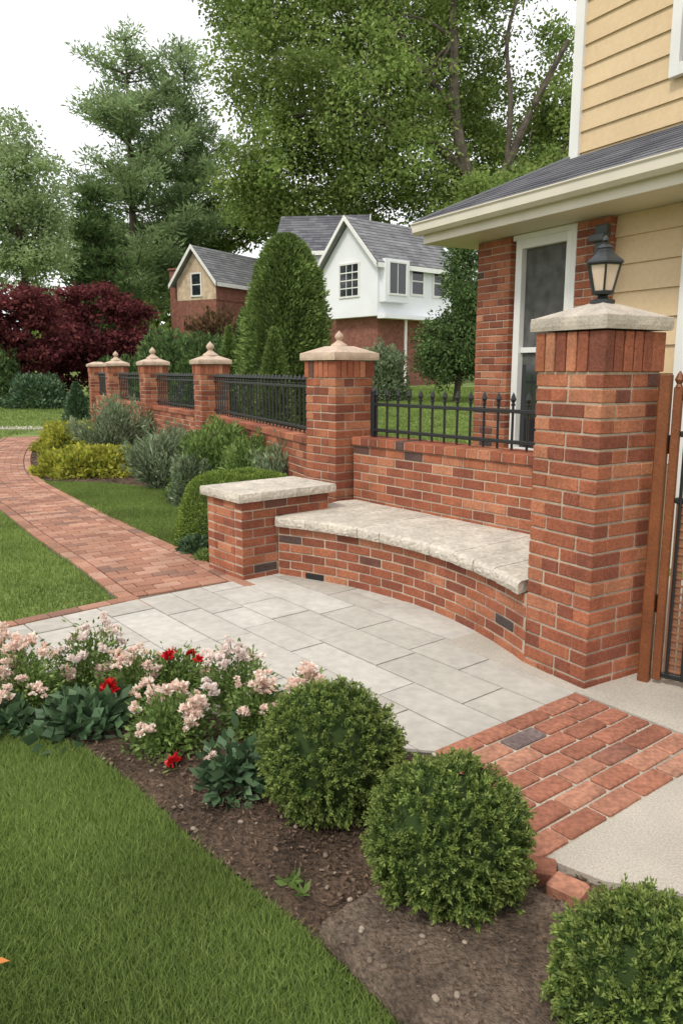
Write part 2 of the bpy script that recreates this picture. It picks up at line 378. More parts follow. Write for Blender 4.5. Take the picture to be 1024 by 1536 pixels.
# planting bed
lawnA=np.array([g(-700,1075),g(-200,1075),g(0,1092),g(60,1100),g(130,1130),g(200,1182),g(300,1280),g(440,1388),g(520,1462),g(600,1540),g(700,1680),g(-900,1750)])
bed=np.array([g(-300,1062),g(0,1085),g(60,1096),g(130,1126),g(200,1178),g(300,1276),g(440,1384),g(520,1458),g(600,1536),g(720,1720),(1.3,1.0),(1.7,1.5),(1.3,2.3),(.9,2.7),(.60,3.0),(.52,3.1),(.2,3.1),(-.9,3.6),(-1.85,3.95),(-3.2,3.4)])
from mathutils import noise as mn, Vector
def heightgrid(poly,d,zf):
    lo=poly.min(0)-d;hi=poly.max(0)+d;nx=int((hi[0]-lo[0])/d)+1;ny=int((hi[1]-lo[1])/d)+1
    X,Y=np.meshgrid(lo[0]+np.arange(nx)*d,lo[1]+np.arange(ny)*d);Z=zf(X,Y)
    i,j=np.meshgrid(np.arange(nx-1),np.arange(ny-1));i=i.ravel();j=j.ravel()
    c=np.c_[lo[0]+(i+.5)*d,lo[1]+(j+.5)*d];k=pip(c,poly);i=i[k];j=j[k]
    mb=MB();mb.add(np.c_[X.ravel(),Y.ravel(),Z.ravel()],np.c_[j*nx+i,j*nx+i+1,(j+1)*nx+i+1,(j+1)*nx+i]);return mb
def nz(X,Y,sc):
    return np.array([mn.noise(Vector((x*sc,y*sc,3.3))) for x,y in zip(X.ravel(),Y.ravel())]).reshape(X.shape)
soilz=lambda X,Y:.012+.010*nz(X,Y,3)+.008*nz(X,Y,11)+.006*nz(X,Y,30)
mb=heightgrid(bed,.025,soilz);struct('soil_bed',mb,M['soil'],True)
terr=[g(480,1382,.08),g(560,1326,.08),g(640,1318,.08),g(760,1330,.08),g(800,1338,.06),g(850,1366,.06),g(905,1384,.06),g(1030,1395,.06),(1.15,1.5),(1.1,1.1),g(740,1720),g(640,1540,.08)]
mb=MB();rough_slab(mb,terr,-.01,.078,.006,.02,levels=5,ztop=.002);struct('flat_stone',mb,M['slab'],False)
tp=np.array(terr)
def inpoly(poly,n):
    poly=np.asarray(poly);lo=poly.min(0);hi=poly.max(0);A=abs(area(poly));bb=np.prod(hi-lo)
    p=lo+rng.random((int(n*bb/A)+1,2))*(hi-lo);return p[pip(p,poly)]
def chips(mb,p,z,smin,smax):
    n=len(p);c=np.c_[p,z];d=ru(n);d[:,2]*=.35;d=nrm(d);s=smin+rng.random(n)*(smax-smin)
    sd=nrm(np.cross(d,np.array([0,0,1.])+ru(n)*.5));L=d*s[:,None]/2;Wv=sd*(s*(.25+.3*rng.random(n)))[:,None]/2
    V=np.stack([c-L-Wv,c+L*.8-Wv*.6,c+L+Wv,c-L*.7+Wv],1).reshape(-1,3);mb.add(V,np.arange(n*4).reshape(n,4))
def free(p): return ~pip(p,pa)&~pip(p,padp)&~pip(p,strp)
mb=MB();p=inpoly(bed,13000);p=p[(p[:,0]>-3)&~pip(p,tp)&free(p)];chips(mb,p,.020+.014*rng.random(len(p)),.005,.020)
p=inpoly(tp,2200);p=p[free(p)];chips(mb,p,.083+.004*rng.random(len(p)),.004,.013)
tag(mb.build('bark_mulch',M['chip']),'loose dark bark mulch scattered over the front planting bed','mulch',kind='stuff')
mb=MB();p=inpoly(bed,260);p=p[(p[:,0]>-1)&free(p)]
for x in p:
    r=random.uniform(.004,.011);z=.084 if pip(np.array([x]),tp)[0] else .022
    box(mb,(*x,z),(r*2,r*1.5,r*1.2),(random.random()-.5,random.random()-.5),r*.4)
tag(mb.build('pebbles',M['pebble']),'small pale pebbles lying in the mulch of the front bed','pebbles',kind='stuff')
rbed=np.array([g(322,850),g(322,765),g(300,742),g(160,727),g(70,722),g(40,700),g(60,660),(-6.6,20),(-6,20.4),(-1.9,11.3),(0,6.9),(-.4,6.3)])
mb=MB();prism(mb,rbed,0,.02);struct('rear_soil_bed',mb,M['soil'])
mb=MB();p=inpoly(rbed,5000);chips(mb,p,.022+.02*rng.random(len(p)),.02,.06);tag(mb.build('bark_mulch',M['chip']),'brown mulch under the shrubs along the brick garden wall','mulch',kind='stuff')

# ------------------------------------------------------------ grass
mb=MB();A_=abs(area(lawnA));p=inpoly(lawnA,int(A_*62000))
p=p[(np.abs(p[:,0])<.5*p[:,1]+.35)&(p[:,1]>1.25)]
blades(mb,p,.034,.0030,1.0,stripe=1.1)
tag(mb.build('grass',M['grass']),'mown green lawn in the front left corner','grass',kind='stuff')
lawnB=np.array([g(188,904),g(100,833),g(50,798),g(0,768),g(-250,650),(-9,9),(-9,4),(-3.5,3.86),g(0,942)])
mb=MB();p=inpoly(lawnB,200000);p=p[np.abs(p[:,0])<.5*p[:,1]+.3];blades(mb,p,.042,.006,.9,stripe=1.1)
tag(mb.build('grass',M['grass']),'green lawn wedge between the brick path and the patio','grass',kind='stuff')
lawnC=np.array([g(68,727),g(160,729),g(300,744),g(322,768),g(312,800),g(270,812),g(262,825),(-1.25,6.45),(-1.75,7.1),(-2.66,8.38),(-4.28,10.9)])
mb=MB();p=inpoly(lawnC,70000);blades(mb,p,.05,.008,.9,z=.01)
tag(mb.build('grass',M['grass']),'strip of lawn between the brick path and the shrub bed','grass',kind='stuff')
mb=MB();p=np.c_[rng.uniform(-25,-4,120000),rng.uniform(9,34,120000)];p=p[(np.abs(p[:,0])<.5*p[:,1]+.5)]
edge=np.interp(p[:,1],pc[:,1],pc[:,0],right=-7.5);p=p[p[:,0]<edge-.55];p=p[p[:,1]>10];blades(mb,p,.06,.022,.8,zfun=tz)
tag(mb.build('grass',M['grass']),'far lawn on the left in front of the dark red maples','grass',kind='stuff')
mb=MB();p=np.c_[rng.uniform(-1,8,90000),rng.uniform(9,42,90000)];p=p[(p[:,0]<.32*p[:,1])];blades(mb,p,.06,.025,.8,zfun=tz)
tag(mb.build('grass',M['grass']),'lawn behind the iron fence in front of the white house','grass',kind='stuff')

# ------------------------------------------------------------ masonry
CO=.0725;JT=.011
def pillar(root,cx,cy,ax,side,ztop,band=.19,D=.1):
    ax=nv(ax);ay=np.array([-ax[1],ax[0]]);c=np.array([cx,cy]);mb=MB()
    fr=[(ax,ay),(ay,-ax),(-ax,-ay),(-ay,ax)]
    box(mb,(cx,cy,(ztop-.01)/2),(side-.012,side-.012,ztop-.01),ax,.002,mi=1)
    n=int(round((ztop-band)/CO));co=(ztop-band)/n
    for k in range(n):
        z=k*co
        for nn,tt in fr:
            run=side-D; fl=1 if k%2 else -1
            cuts=[(0,.205),(.215,run)] if (k//2)%2==0 else [(0,run-.215),(run-.205,run)]
            for a,b in cuts:
                m=(a+b)/2-side/2
                p=c+nn*(side/2-D/2+random.uniform(-.002,.002))+tt*m*fl
                box(mb,(*p,z+co/2+random.uniform(-.0012,.0012)),(b-a+random.uniform(-.003,.001),D,co-JT),tt,.004)
    for nn,tt in fr:
        run=side+.02-D;m=int(round(run/.075));w=run/m
        for i in range(m):
            p=c+nn*(side/2+.01-D/2+random.uniform(-.0015,.0015))+tt*(-side/2-.01+w*(i+.5))
            box(mb,(*p,ztop-band/2),(w-.009,D,band-.012),tt,.004)
    return mb.build('brickwork',[M['brick'],M['mortar']],root)
def cap_part(root,cx,cy,ax,w,z,t,rise,mat,top=.0):
    mb=MB();ax=nv(ax);ay=np.array([-ax[1],ax[0]])
    P=[np.array([cx,cy])+ax*sx*w/2+ay*sy*w/2 for sx,sy in((-1,-1),(1,-1),(1,1),(-1,1))]
    rough_slab(mb,P,z,z+t,.002,.03,levels=3,ztop=.0)
    k=w/2-.012; q=[np.array([*(np.array([cx,cy])+ax*sx*k+ay*sy*k),z+t+.004]) for sx,sy in((-1,-1),(1,-1),(1,1),(-1,1))]
    e=top if top else .012; r=[np.array([*(np.array([cx,cy])+ax*sx*e+ay*sy*e),z+t+rise]) for sx,sy in((-1,-1),(1,-1),(1,1),(-1,1))]
    mb.add(q+r,[[0,1,5,4],[1,2,6,5],[2,3,7,6],[3,0,4,7],[4,5,6,7]])
    return mb.build('cap',mat,root)
def wall_bricks(mb,posf,L,z0,z1,D=.1,phase=0.):
    n=int(round((z1-z0)/CO));co=(z1-z0)/n
    for k in range(n):
        s=-(.105 if k%2 else 0.)+phase
        while s<L:
            a=max(s,0);b=min(s+.21,L)
            if b-a>.03:
                p,t,nn=posf((a+b)/2);p=p-nn*(D/2+random.uniform(-.002,.002))
                box(mb,(*p,z0+k*co+co/2+random.uniform(-.0012,.0012)),(b-a-.010+random.uniform(-.002,.002),D,co-JT),t,.004)
            s+=.21
def wall(root,p0,p1,th,h,capo=.02,header=False):
    p0=np.array(p0);p1=np.array(p1);d=nv(p1-p0);n=np.array([d[1],-d[0]]);L=np.linalg.norm(p1-p0);mb=MB();hb=h-.075
    box(mb,(*((p0+p1)/2),hb/2),(L,th-.012,hb),d,.002,mi=1)
    for sg in(-1,1): wall_bricks(mb,lambda s:(p0+d*s+n*sg*th/2,d,n*sg),L,0,hb)
    mb.build('brickwork',[M['brick'],M['mortar']],root)
    mb=MB();m=int(L/(.108 if header else .215));w=L/m
    box(mb,(*((p0+p1)/2),h-.038),(L,th+2*capo-.012,.062),d,.002,mi=1)
    for i in range(m):
        if header: box(mb,(*(p0+d*w*(i+.5)),h-.036+random.uniform(-.001,.001)),(w-.008,th+2*capo,.070),d,.005)
        else:
            for sg in(-1,1): box(mb,(*(p0+d*w*(i+.5)+n*sg*(th/4+capo/2)),h-.036),(w-.008,th/2+capo-.006,.068),d,.005)
    mb.build('coping',[M['brick'],M['mortar']],root)
a1=nv((-.52,.854));b1=nv((.854,.52));PN=np.array([1.275,3.88])
t=thing('brick_pillar','tall thick red brick gate pillar carrying the lantern, nearest to the camera','pillar',(*PN,0),None)
pillar(t,*PN,a1,.42,1.785,.2);cap_part(t,*PN,a1,.475,1.787,.06,.085,M['cap'])
def finial(root,c,z,s=.56):
    mb=MB();lathe(mb,[(r*s,zz*s) for r,zz in [(.15,-.01),(.12,.03),(.07,.06),(.045,.085),(.036,.095),(.05,.11),(.066,.13),(.070,.152),(.060,.178),(.036,.205),(.014,.225),(.006,.24)]],(*c,z),14)
    mb.build('finial',M['capp'],root,smooth=True)
PP=[np.array([-.02,6.82]),np.array([-1.89,11.3]),np.array([-3.4,14.1]),np.array([-4.9,17.]),np.array([-6.25,20.])]
lab=['red brick pillar with ball finial at the left end of the bench wall','second ball-topped brick pillar back along the garden wall','third ball-topped brick pillar back along the garden wall','ball-topped brick pillar second from the far left end of the garden wall','leftmost far brick pillar of the garden wall, with a flat cap and no ball']
d1=nv((.625,-.781))
for i,c in enumerate(PP):
    ax=aw if i==0 else nv(PP[min(i+1,4)]-PP[i-1])
    t=thing('brick_pillar',lab[i],'pillar',(*c,0),None);pillar(t,*c,ax,.42,1.68,.15)
    cap_part(t,*c,ax,.49,1.682,.06,.06,M['capp'],top=.09)
    if i<4:finial(t,c,1.682+.118,.56 if i==0 else .85)
n1=np.array([.781,.625]);w0=np.array([.10,6.58]);w1=w0+d1*2.72
t=thing('garden_wall','red brick wall behind the curved bench with the spiked iron railing on it','wall',(*(w0+w1)/2,0))
wall(t,w0+n1*.12,w1+n1*.12,.24,1.04,header=True)
r0=np.array([1.36,4.20]);mb=MB();r1=r0+b1*.5
box(mb,(*((r0+r1)/2),.515),(.5,.22,1.03),b1,.003);mb.build('return_wall',M['brick'],t)
wl=['brick wall section between the two nearest ball-topped pillars, behind the green mound shrubs','brick wall section between the second and third ball-topped pillars','brick wall section behind the grey shrubs between the third and fourth ball-topped pillars','brick wall section at the far left end of the garden wall']
for i in range(4):
    p,q=PP[i],PP[i+1];d=nv(q-p);t=thing('garden_wall',wl[i],'wall',(*(p+q)/2,0));wall(t,p+d*.2,q-d*.2,.24,.98)
def railing(label,p,q,z0,zr,zt,sp_,group,post=False,r=.008):
    p=np.array(p);q=np.array(q);d=nv(q-p);L=np.linalg.norm(q-p);t=thing('iron_railing',label,'railing',(*(p+q)/2,z0),group)
    for z in(z0+.06,zr):
        mb=MB();box(mb,(*(p+q)/2,z),(L,.034,.026),d,.003);mb.build('rail',M['iron'],t)
    n=int(L/sp_);first=None
    for i in range(n):
        c=p+d*(L*(i+.5)/n)
        if first is None:
            mb=MB();hh=zt-z0;lathe(mb,[(r,0),(r,hh-.095),(r*1.7,hh-.09),(r*1.7,hh-.08),(r*.9,hh-.075),(r*2.3,hh-.05),(r*1.2,hh-.02),(r*.15,hh)],(*c,z0+.006),6)
            first=mb.build('baluster',M['iron'],t);c_=c
        else:
            o=first.copy();COL.objects.link(o);o.parent=t;o.location=(*(c-c_),0)
    if post:
        mb=MB();box(mb,(*(p+d*.03),z0+(zt-z0)*.47),(.045,.045,(zt-z0)*.94),d,.004);lathe(mb,[(.028,0),(.028,.012),(.012,.03),(.004,.04)],(*(p+d*.03),z0+(zt-z0)*.94),8);mb.build('post',M['iron'],t)
railing('black iron railing with spear tips on the wall behind the bench',w0+n1*.12+d1*.1,w1+n1*.12,1.04,1.315,1.44,.125,None,True,r=.0095)
rl=['black iron railing of close bars between the two nearest ball-topped pillars','black iron railing between the second and third ball-topped pillars','short-looking dark railing between the third and fourth ball-topped pillars','dark railing next to the leftmost flat-capped pillar']
for i in range(4):
    p,q=PP[i],PP[i+1];d=nv(q-p);railing(rl[i],p+d*.21,q-d*.21,.98,1.44,1.55,.125 if i<2 else .16,None,r=.010)
# bench
bench=thing('curved_bench','curved brick bench with a rough pale limestone seat facing the patio','bench',(.3,5.2,0))
T=np.linspace(0,1,60);pts=np.array([curve(t)[0] for t in T]);sl2=np.concatenate([[0],np.cumsum(np.linalg.norm(np.diff(pts,axis=0),axis=1))])
def bpos(s):
    t=np.interp(s,sl2,T);p,d=curve(t);n=np.array([d[1],-d[0]])
    if n@cn>0:n=-n
    return p,d,n
mb=MB();wall_bricks(mb,bpos,sl2[-1],0.02,.42)
core=[curve(t,-.007)[0] for t in np.linspace(0,1,40)]+[np.array([1.36,4.2]),np.array([1.72,4.52]),np.array([.12,6.56]),np.array([-.02,6.5]),np.array([-.2,6.1])]
prism(mb,core,.0,.418,mi=1)
mb.build('base',[M['brick'],M['mortar']],bench)
mb=MB();vp,vd=curve(.13,.002);box(mb,(*vp,.055),(.16,.012,.05),vd,.003);mb.build('vent',M['iron'],bench)
mb=MB();zb,zt_=.422,.494
nb_=10;ed=np.linspace(0,1,nb_+1);ed[1:-1]+=rng.uniform(-.018,.018,nb_-1)
def backpt(f): return w0+d1*((f-w0)@d1)+n1*.015
for b in range(nb_):
    ta,tb=ed[b]+.0006,ed[b+1]-.0006;m=13;tt=np.linspace(ta,tb,m);lv=6
    bul=.012+rng.random()*.010;shape=np.clip(np.sin(math.pi*np.linspace(0.02,.98,m)),0,1)**.35;wob=np.convolve(rng.normal(size=m+4),np.ones(3)/3,'same')[2:-2]*.004
    dz_=rng.uniform(-.0015,.0015);rows=[]
    for k in range(lv+1):
        f=k/lv;off=.040+bul*shape*(.45+.55*math.sin(math.pi*min(1,f*1.02)))+wob+rng.normal(size=m)*.0016-(.006 if k==lv else 0)
        rows.append([np.array([*curve(t,o)[0],zb+(zt_-zb)*f-(.003*(1-sh) if k==lv else 0)+dz_*f]) for t,o,sh in zip(tt,off,shape)])
    fro=[curve(t,.028)[0] for t in tt];bk=[backpt(curve(t)[0]) for t in tt]
    for u in(0.,.33,.66,1.): rows.append([np.array([*(a*(1-u)+c_*u),zt_+.003+dz_]) for a,c_ in zip(fro,bk)])
    R_=len(rows);V=np.array(rows).reshape(-1,3);q=[[r*m+i,r*m+i+1,(r+1)*m+i+1,(r+1)*m+i] for r in range(R_-1) for i in range(m-1)]
    sides=[[r*m for r in range(R_)],[r*m+m-1 for r in range(R_)][::-1]]
    mb.add(V,np.array(q),sides)
f0=curve(0,.04)[0];prism(mb,[f0,curve(0)[0],backpt(curve(0)[0]),np.array([.13,6.56]),np.array([-.03,6.47]),np.array([-.25,6.12])],zb,zt_+.0025)
mb.build('seat',M['lime'],bench)
pk=np.array([-.745,5.60]);t=thing('brick_pier','low square brick pier with a pale stone top at the left end of the bench','pier',(*(pk+bw*.4+aw*.25),0))
mb=MB();pl,pd=.82,.52;prism(mb,[pk+bw*.007+aw*.007,pk+bw*pl+aw*.007,pk+bw*pl+aw*(pd-.007),pk+bw*.007+aw*(pd-.007)],0,.625,mi=1)
for (o,d,L,n) in((pk,bw,pl,-aw),(pk+aw*pd,bw,pl,aw)): wall_bricks(mb,lambda s:(o+d*s,d,n),L,0,.63)
for (o,d,L,n) in((pk+aw*.1,aw,pd-.2,-bw),(pk+bw*pl+aw*.1,aw,pd-.2,bw)): wall_bricks(mb,lambda s:(o+d*s,d,n),L,0,.63,phase=-.05)
mb.build('brickwork',[M['brick'],M['mortar']],t)
mb=MB();e=.035;rough_slab(mb,[pk-bw*e-aw*e,pk+bw*(pl+.05)-aw*e,pk+bw*(pl+.05)+aw*(pd+e),pk-bw*e+aw*(pd+e)],.632,.697,.003,.018,levels=5,ztop=.001,scal=.006,sw=.2)
mb.build('cap',M['lime'],t)

# ------------------------------------------------------------ lantern
zl=1.928;t=thing('pillar_lantern','dark metal lantern with peach-tinted panes standing on the gate pillar','lantern',(*PN,zl))
c=(*PN,zl)
mb=MB();lathe(mb,[(.06,-.012),(.06,.008),(.03,.014),(.022,.028),(.05,.034),(.056,.044)],c,12);mb.build('foot',M['verd'],t)
n=6
def hexp(r,z,i):a=i*math.pi/3+.3;return np.array([c[0]+r*math.cos(a),c[1]+r*math.sin(a),c[2]+z])
mb=MB()
for i in range(n): tube(mb,[hexp(.050,.044,i),hexp(.083,.175,i)],[.0055,.0055],6)
for i in range(n):
    tube(mb,[hexp(.050,.046,i),hexp(.050,.046,i+1)],.006,6);tube(mb,[hexp(.083,.175,i),hexp(.083,.175,i+1)],.007,6)
mb.build('frame',M['verd'],t)
for i in range(n):
    mb=MB();mb.add([hexp(.047,.048,i),hexp(.047,.048,i+1),hexp(.080,.174,i+1),hexp(.080,.174,i)],[[0,1,2,3]]);mb.build('glass_pane',M['lampglass'],t)
mb=MB();lathe(mb,[(.087,.175),(.098,.177),(.098,.184),(.080,.20),(.057,.217),(.040,.235),(.038,.248),(.044,.25),(.030,.263),(.012,.27)],c,6,rot=.3);mb.build('roof',M['verd'],t)
mb=MB();lathe(mb,[(.008,.265),(.008,.277),(.016,.287),(.012,.30),(.003,.31)],c,10);mb.build('finial',M['verd'],t)

# ------------------------------------------------------------ gate
gp=np.array([1.545,3.705]);gd=nv((.80,-.60));t=thing('garden_gate','open brown and black metal garden gate at the right edge beside the tall pillar','gate',(*gp,0))
mb=MB();box(mb,(*gp,.80),(.055,.055,1.56),gd,.006);mb.build('post',M['rust'],t)
for s,w in((.060,.040),(.96,.04)):
    mb=MB();box(mb,(*(gp+gd*s),.79),(w,.032,1.46),gd,.004);mb.build('stile',M['rust'],t)
for z in(.09,.98,1.30,1.47):
    mb=MB();box(mb,(*(gp+gd*.51),z),(.855,.025,.028),gd,.004);mb.build('rail',M['iron'],t)
mb=MB();gn=np.array([-gd[1],gd[0]])
for i in range(14): box(mb,(*(gp+gd*(.115+i*.06)),.535),(.05,.008,.86),gd,.002)
for i in range(22): box(mb,(*(gp+gd*.515-gn*.008),.12+i*.04),(.83,.006,.012),gd,.001)
mb.build('woven_panel',M['weave'],t)
f=None
for i in range(12):
    cc=gp+gd*(.11+i*.073)
    if f is None:
        mb=MB();lathe(mb,[(.009,0),(.009,1.45),(.016,1.455),(.016,1.465),(.009,1.47),(.02,1.50),(.002,1.555)],(*(cc-gn*.016),.08),6);f=mb.build('bar',M['iron'],t);f0=cc
    else:
        o=f.copy();COL.objects.link(o);o.parent=t;o.location=(*(cc-f0),0)
for z in(.4,1.2):
    mb=MB();lathe(mb,[(.013,0),(.013,.09)],(*(gp+gd*.034+gn*.03),z),8);mb.build('hinge',M['iron'],t)
mb=MB();lathe(mb,[(.02,0),(.012,.015),(.024,.035),(.012,.06),(.003,.075)],(*(gp+gd*.060),1.52),8);mb.build('finial',M['rust'],t)

# ------------------------------------------------------------ houses
def window(root,o,d,z0,w,h,name='window',nx=1,ny=2,fw=.07,dep=.05,mat='white'):
    o=np.array(o,float);d=nv(d);n=np.array([d[1],-d[0]])
    mb=MB()
    def bx(s0,s1,a,b,dp,off=0):box(mb,(*(o+d*(s0+s1)/2+n*(dp/2+off)),(a+b)/2),(s1-s0,dp,b-a),d,.003)
    bx(0,fw,z0,z0+h,dep);bx(w-fw,w,z0,z0+h,dep);bx(fw,w-fw,z0+h-fw,z0+h,dep);bx(fw,w-fw,z0,z0+fw,dep)
    f=mb.build(name,M[mat],root)
    mb=MB()
    for i in range(1,nx):
        x=fw+(w-2*fw)*i/nx;bx(x-fw*.2,x+fw*.2,z0+fw,z0+h-fw,dep*.5)
    for j in range(1,ny):
        z=z0+fw+(h-2*fw)*j/ny;bx(fw,w-fw,z-fw*.3,z+fw*.3,dep*.6)
    if nx>1 or ny>1: mb.build('glazing_bar',M[mat],f)
    mb=MB();bx(fw,w-fw,z0+fw,z0+h-fw,.006,.004);mb.build('pane',M['glass'],f)
    return f
def lapsiding(mb,p,d,n,L,z0,z1,ex=.19):
    z=z0
    while z<z1-.01:
        zt=min(z+ex,z1);p=np.array(p);
        A=[(*(p+n*.026),z),(*(p+d*L+n*.026),z),(*(p+d*L+n*.006),zt),(*(p+n*.006),zt),(*p,z),(*(p+d*L),z)]
        mb.add(A,[[0,1,2,3],[4,5,1,0]]);z=zt
hd=nv((.5,-.866));hn=nv((-.866,-.5));hb=-hn;hc=np.array([1.45,8.3])
def hp(s,o=0.):return hc+hd*s+hn*o
house=thing('yellow_house','yellow clapboard house with brick corner piers and a grey porch roof on the right','house',(*hp(3,-2),0))
mb=MB();prism(mb,[hp(.03,-.03),hp(8,-.03),hp(8,-6),hp(.03,-6)],0,3.0);prism(mb,[hp(.43,-.83),hp(8,-.83),hp(8,-6.02),hp(.43,-6.02)],3.0,6.6);mb.build('wall_core',M['siding'],house)
mb=MB();lapsiding(mb,hp(1.72,-.03),hd,hn,.70,0,2.88,.225);lapsiding(mb,hp(2.6,-.03),hd,hn,5.3,0,2.88,.225)
lapsiding(mb,hp(0.0,-.5),-hn*1.0,-hd,5.5,0,2.88,.225);mb.build('lower_siding',M['siding'],house)
mb=MB();lapsiding(mb,hp(.5,-.83),hd,hn,7.5,3.55,6.6,.2);mb.build('upper_siding',M['siding'],house)
for (s0,s1) in((0,.5),(1.34,1.72)):
    mb=MB();wall_bricks(mb,lambda s:(hp(s0+s,.05),hd,hn),s1-s0,0,2.88)
    prism(mb,[hp(s0+.007,.043),hp(s1-.007,.043),hp(s1-.007,-.1),hp(s0+.007,-.1)],0,2.88,mi=1)
    if s0==0: wall_bricks(mb,lambda s:(hp(0,.05-s),hb,-hd),.5,0,2.88)
    mb.build('brick_pier',[M['brick'],M['mortar']],house)
f=window(house,hp(.56,-.03),hd,.75,.74,2.08,'window',1,2,.085,.07)
mb=MB();box(mb,(*hp(.93,-.02),2.2),(.56,.004,1.1),hd,.001);mb.build('curtain',M['curtain'],f)
for (s,w) in((1.305,.07),(2.50,.16)):
    mb=MB();box(mb,(*hp(s,.0),1.44),(w-.004,.09,2.88),hd,.004);mb.build('trim_board',M['white'],house)
mb=MB();box(mb,(*hp(.93,.01),2.855),(.82,.07,.05),hd,.003);mb.build('window_head',M['white'],house)
mb=MB();prism(mb,[hp(-.33,.46),hp(8.3,.46),hp(8.3,-.1),hp(-.33,-.1)],2.885,2.91,bottom=True);prism(mb,[hp(-.33,-.1),hp(-.03,-.1),hp(-.03,-6.2),hp(-.33,-6.2)],2.885,2.91,bottom=True);mb.build('soffit',M['cream'],house)
mb=MB();box(mb,(*hp(4,.475),2.985),(8.7,.03,.2),hd,.003);box(mb,(*hp(-.345,-3),2.985),(.03,6.9,.2),hd,.003);mb.build('fascia',M['cream'],house)
mb=MB()
L0,L1=-.40,8.4
prof=[(.49,2.975),(.56,2.965),(.60,2.995),(.605,3.06),(.62,3.075),(.62,3.085),(.49,3.085)]
V=[(*hp(L0,o),z) for o,z in prof]+[(*hp(L1,o),z) for o,z in prof];k=len(prof)
mb.add(V,[[i,(i+1)%k,k+(i+1)%k,k+i] for i in range(k)]+[list(range(k))[::-1],list(range(k,2*k))]);mb.build('gutter',M['cream'],house)
E0=np.array([*hp(-.38,.58),3.088]);Q0=np.array([*hp(.40,-.80),3.72]);E1=np.array([*hp(8.4,.58),3.088]);Q1=np.array([*hp(8.4,-.80),3.72])
Eb=np.array([*hp(-.38,-6),3.088]);Qb=np.array([*hp(.40,-6),3.72])
def shingles(mb,A,B,Cc,D,rows,w,lift=.012):
    A,B,Cc,D=[np.array(x,float) for x in(A,B,Cc,D)]
    nn=nv(np.cross(B-A,D-A));
    if nn[2]<0:nn=-nn
    for r in range(rows):
        f0,f1=r/rows,min(1,(r+1.15)/rows);l0,l1=A+(D-A)*f0,B+(Cc-B)*f0;u0,u1=A+(D-A)*f1,B+(Cc-B)*f1
        L=np.linalg.norm(l1-l0);m=max(1,int(L/w));x=-random.random()/m
        while x<1:
            a,b=max(0,x),min(1,x+1/m)
            if b-a>.002:
                e=.0015
                mb.add([l0+(l1-l0)*(a)+nn*lift,l0+(l1-l0)*(b-e/3)+nn*lift,u0+(u1-u0)*(b-e/3)+nn*.002,u0+(u1-u0)*a+nn*.002,l0+(l1-l0)*a,l0+(l1-l0)*(b-e/3)],[[0,1,2,3],[4,5,1,0]])
            x+=1/m
mb=MB();mb.add([E0,E1,Q1,Q0,Eb,Qb],[[0,1,2,3],[4,0,3,5]])
shingles(mb,E0,E1,Q1,Q0,11,.3);shingles(mb,Eb,E0,Q0,Qb,8,.3)
mb.build('porch_roof',M['shingle'],house)
mb=MB();tube(mb,[E0+(0,0,.01),Q0+(0,0,.01)],.02,8);mb.build('hip_cap',M['shingle'],house)
mb=MB();box(mb,(*hp(.44,-.815),5.1),(.12,.08,3.0),hd,.004);mb.build('corner_board',M['white'],house)
window(house,hp(1.55,-.80),hd,4.12,1.1,1.7,'window',1,2,.1,.06)
mb=MB();box(mb,(*hp(4,.5-1.6),6.66),(8.4,1.2,.1),hd,.01);prism(mb,[hp(.1,-.5),hp(8.4,-.5),hp(8.4,-6.4),hp(.1,-6.4)],6.62,6.75,bottom=True);mb.build('upper_roof',M['shingle'],house)
mb=MB();box(mb,(*hp(1.66,.085),2.55),(.13,.05,.52),hd,.01);box(mb,(*hp(1.66,.12),2.70),(.16,.09,.06),hd,.008);box(mb,(*hp(1.66,.12),2.42),(.12,.08,.05),hd,.008)
mb.build('meter_box',M['greymetal'],house)

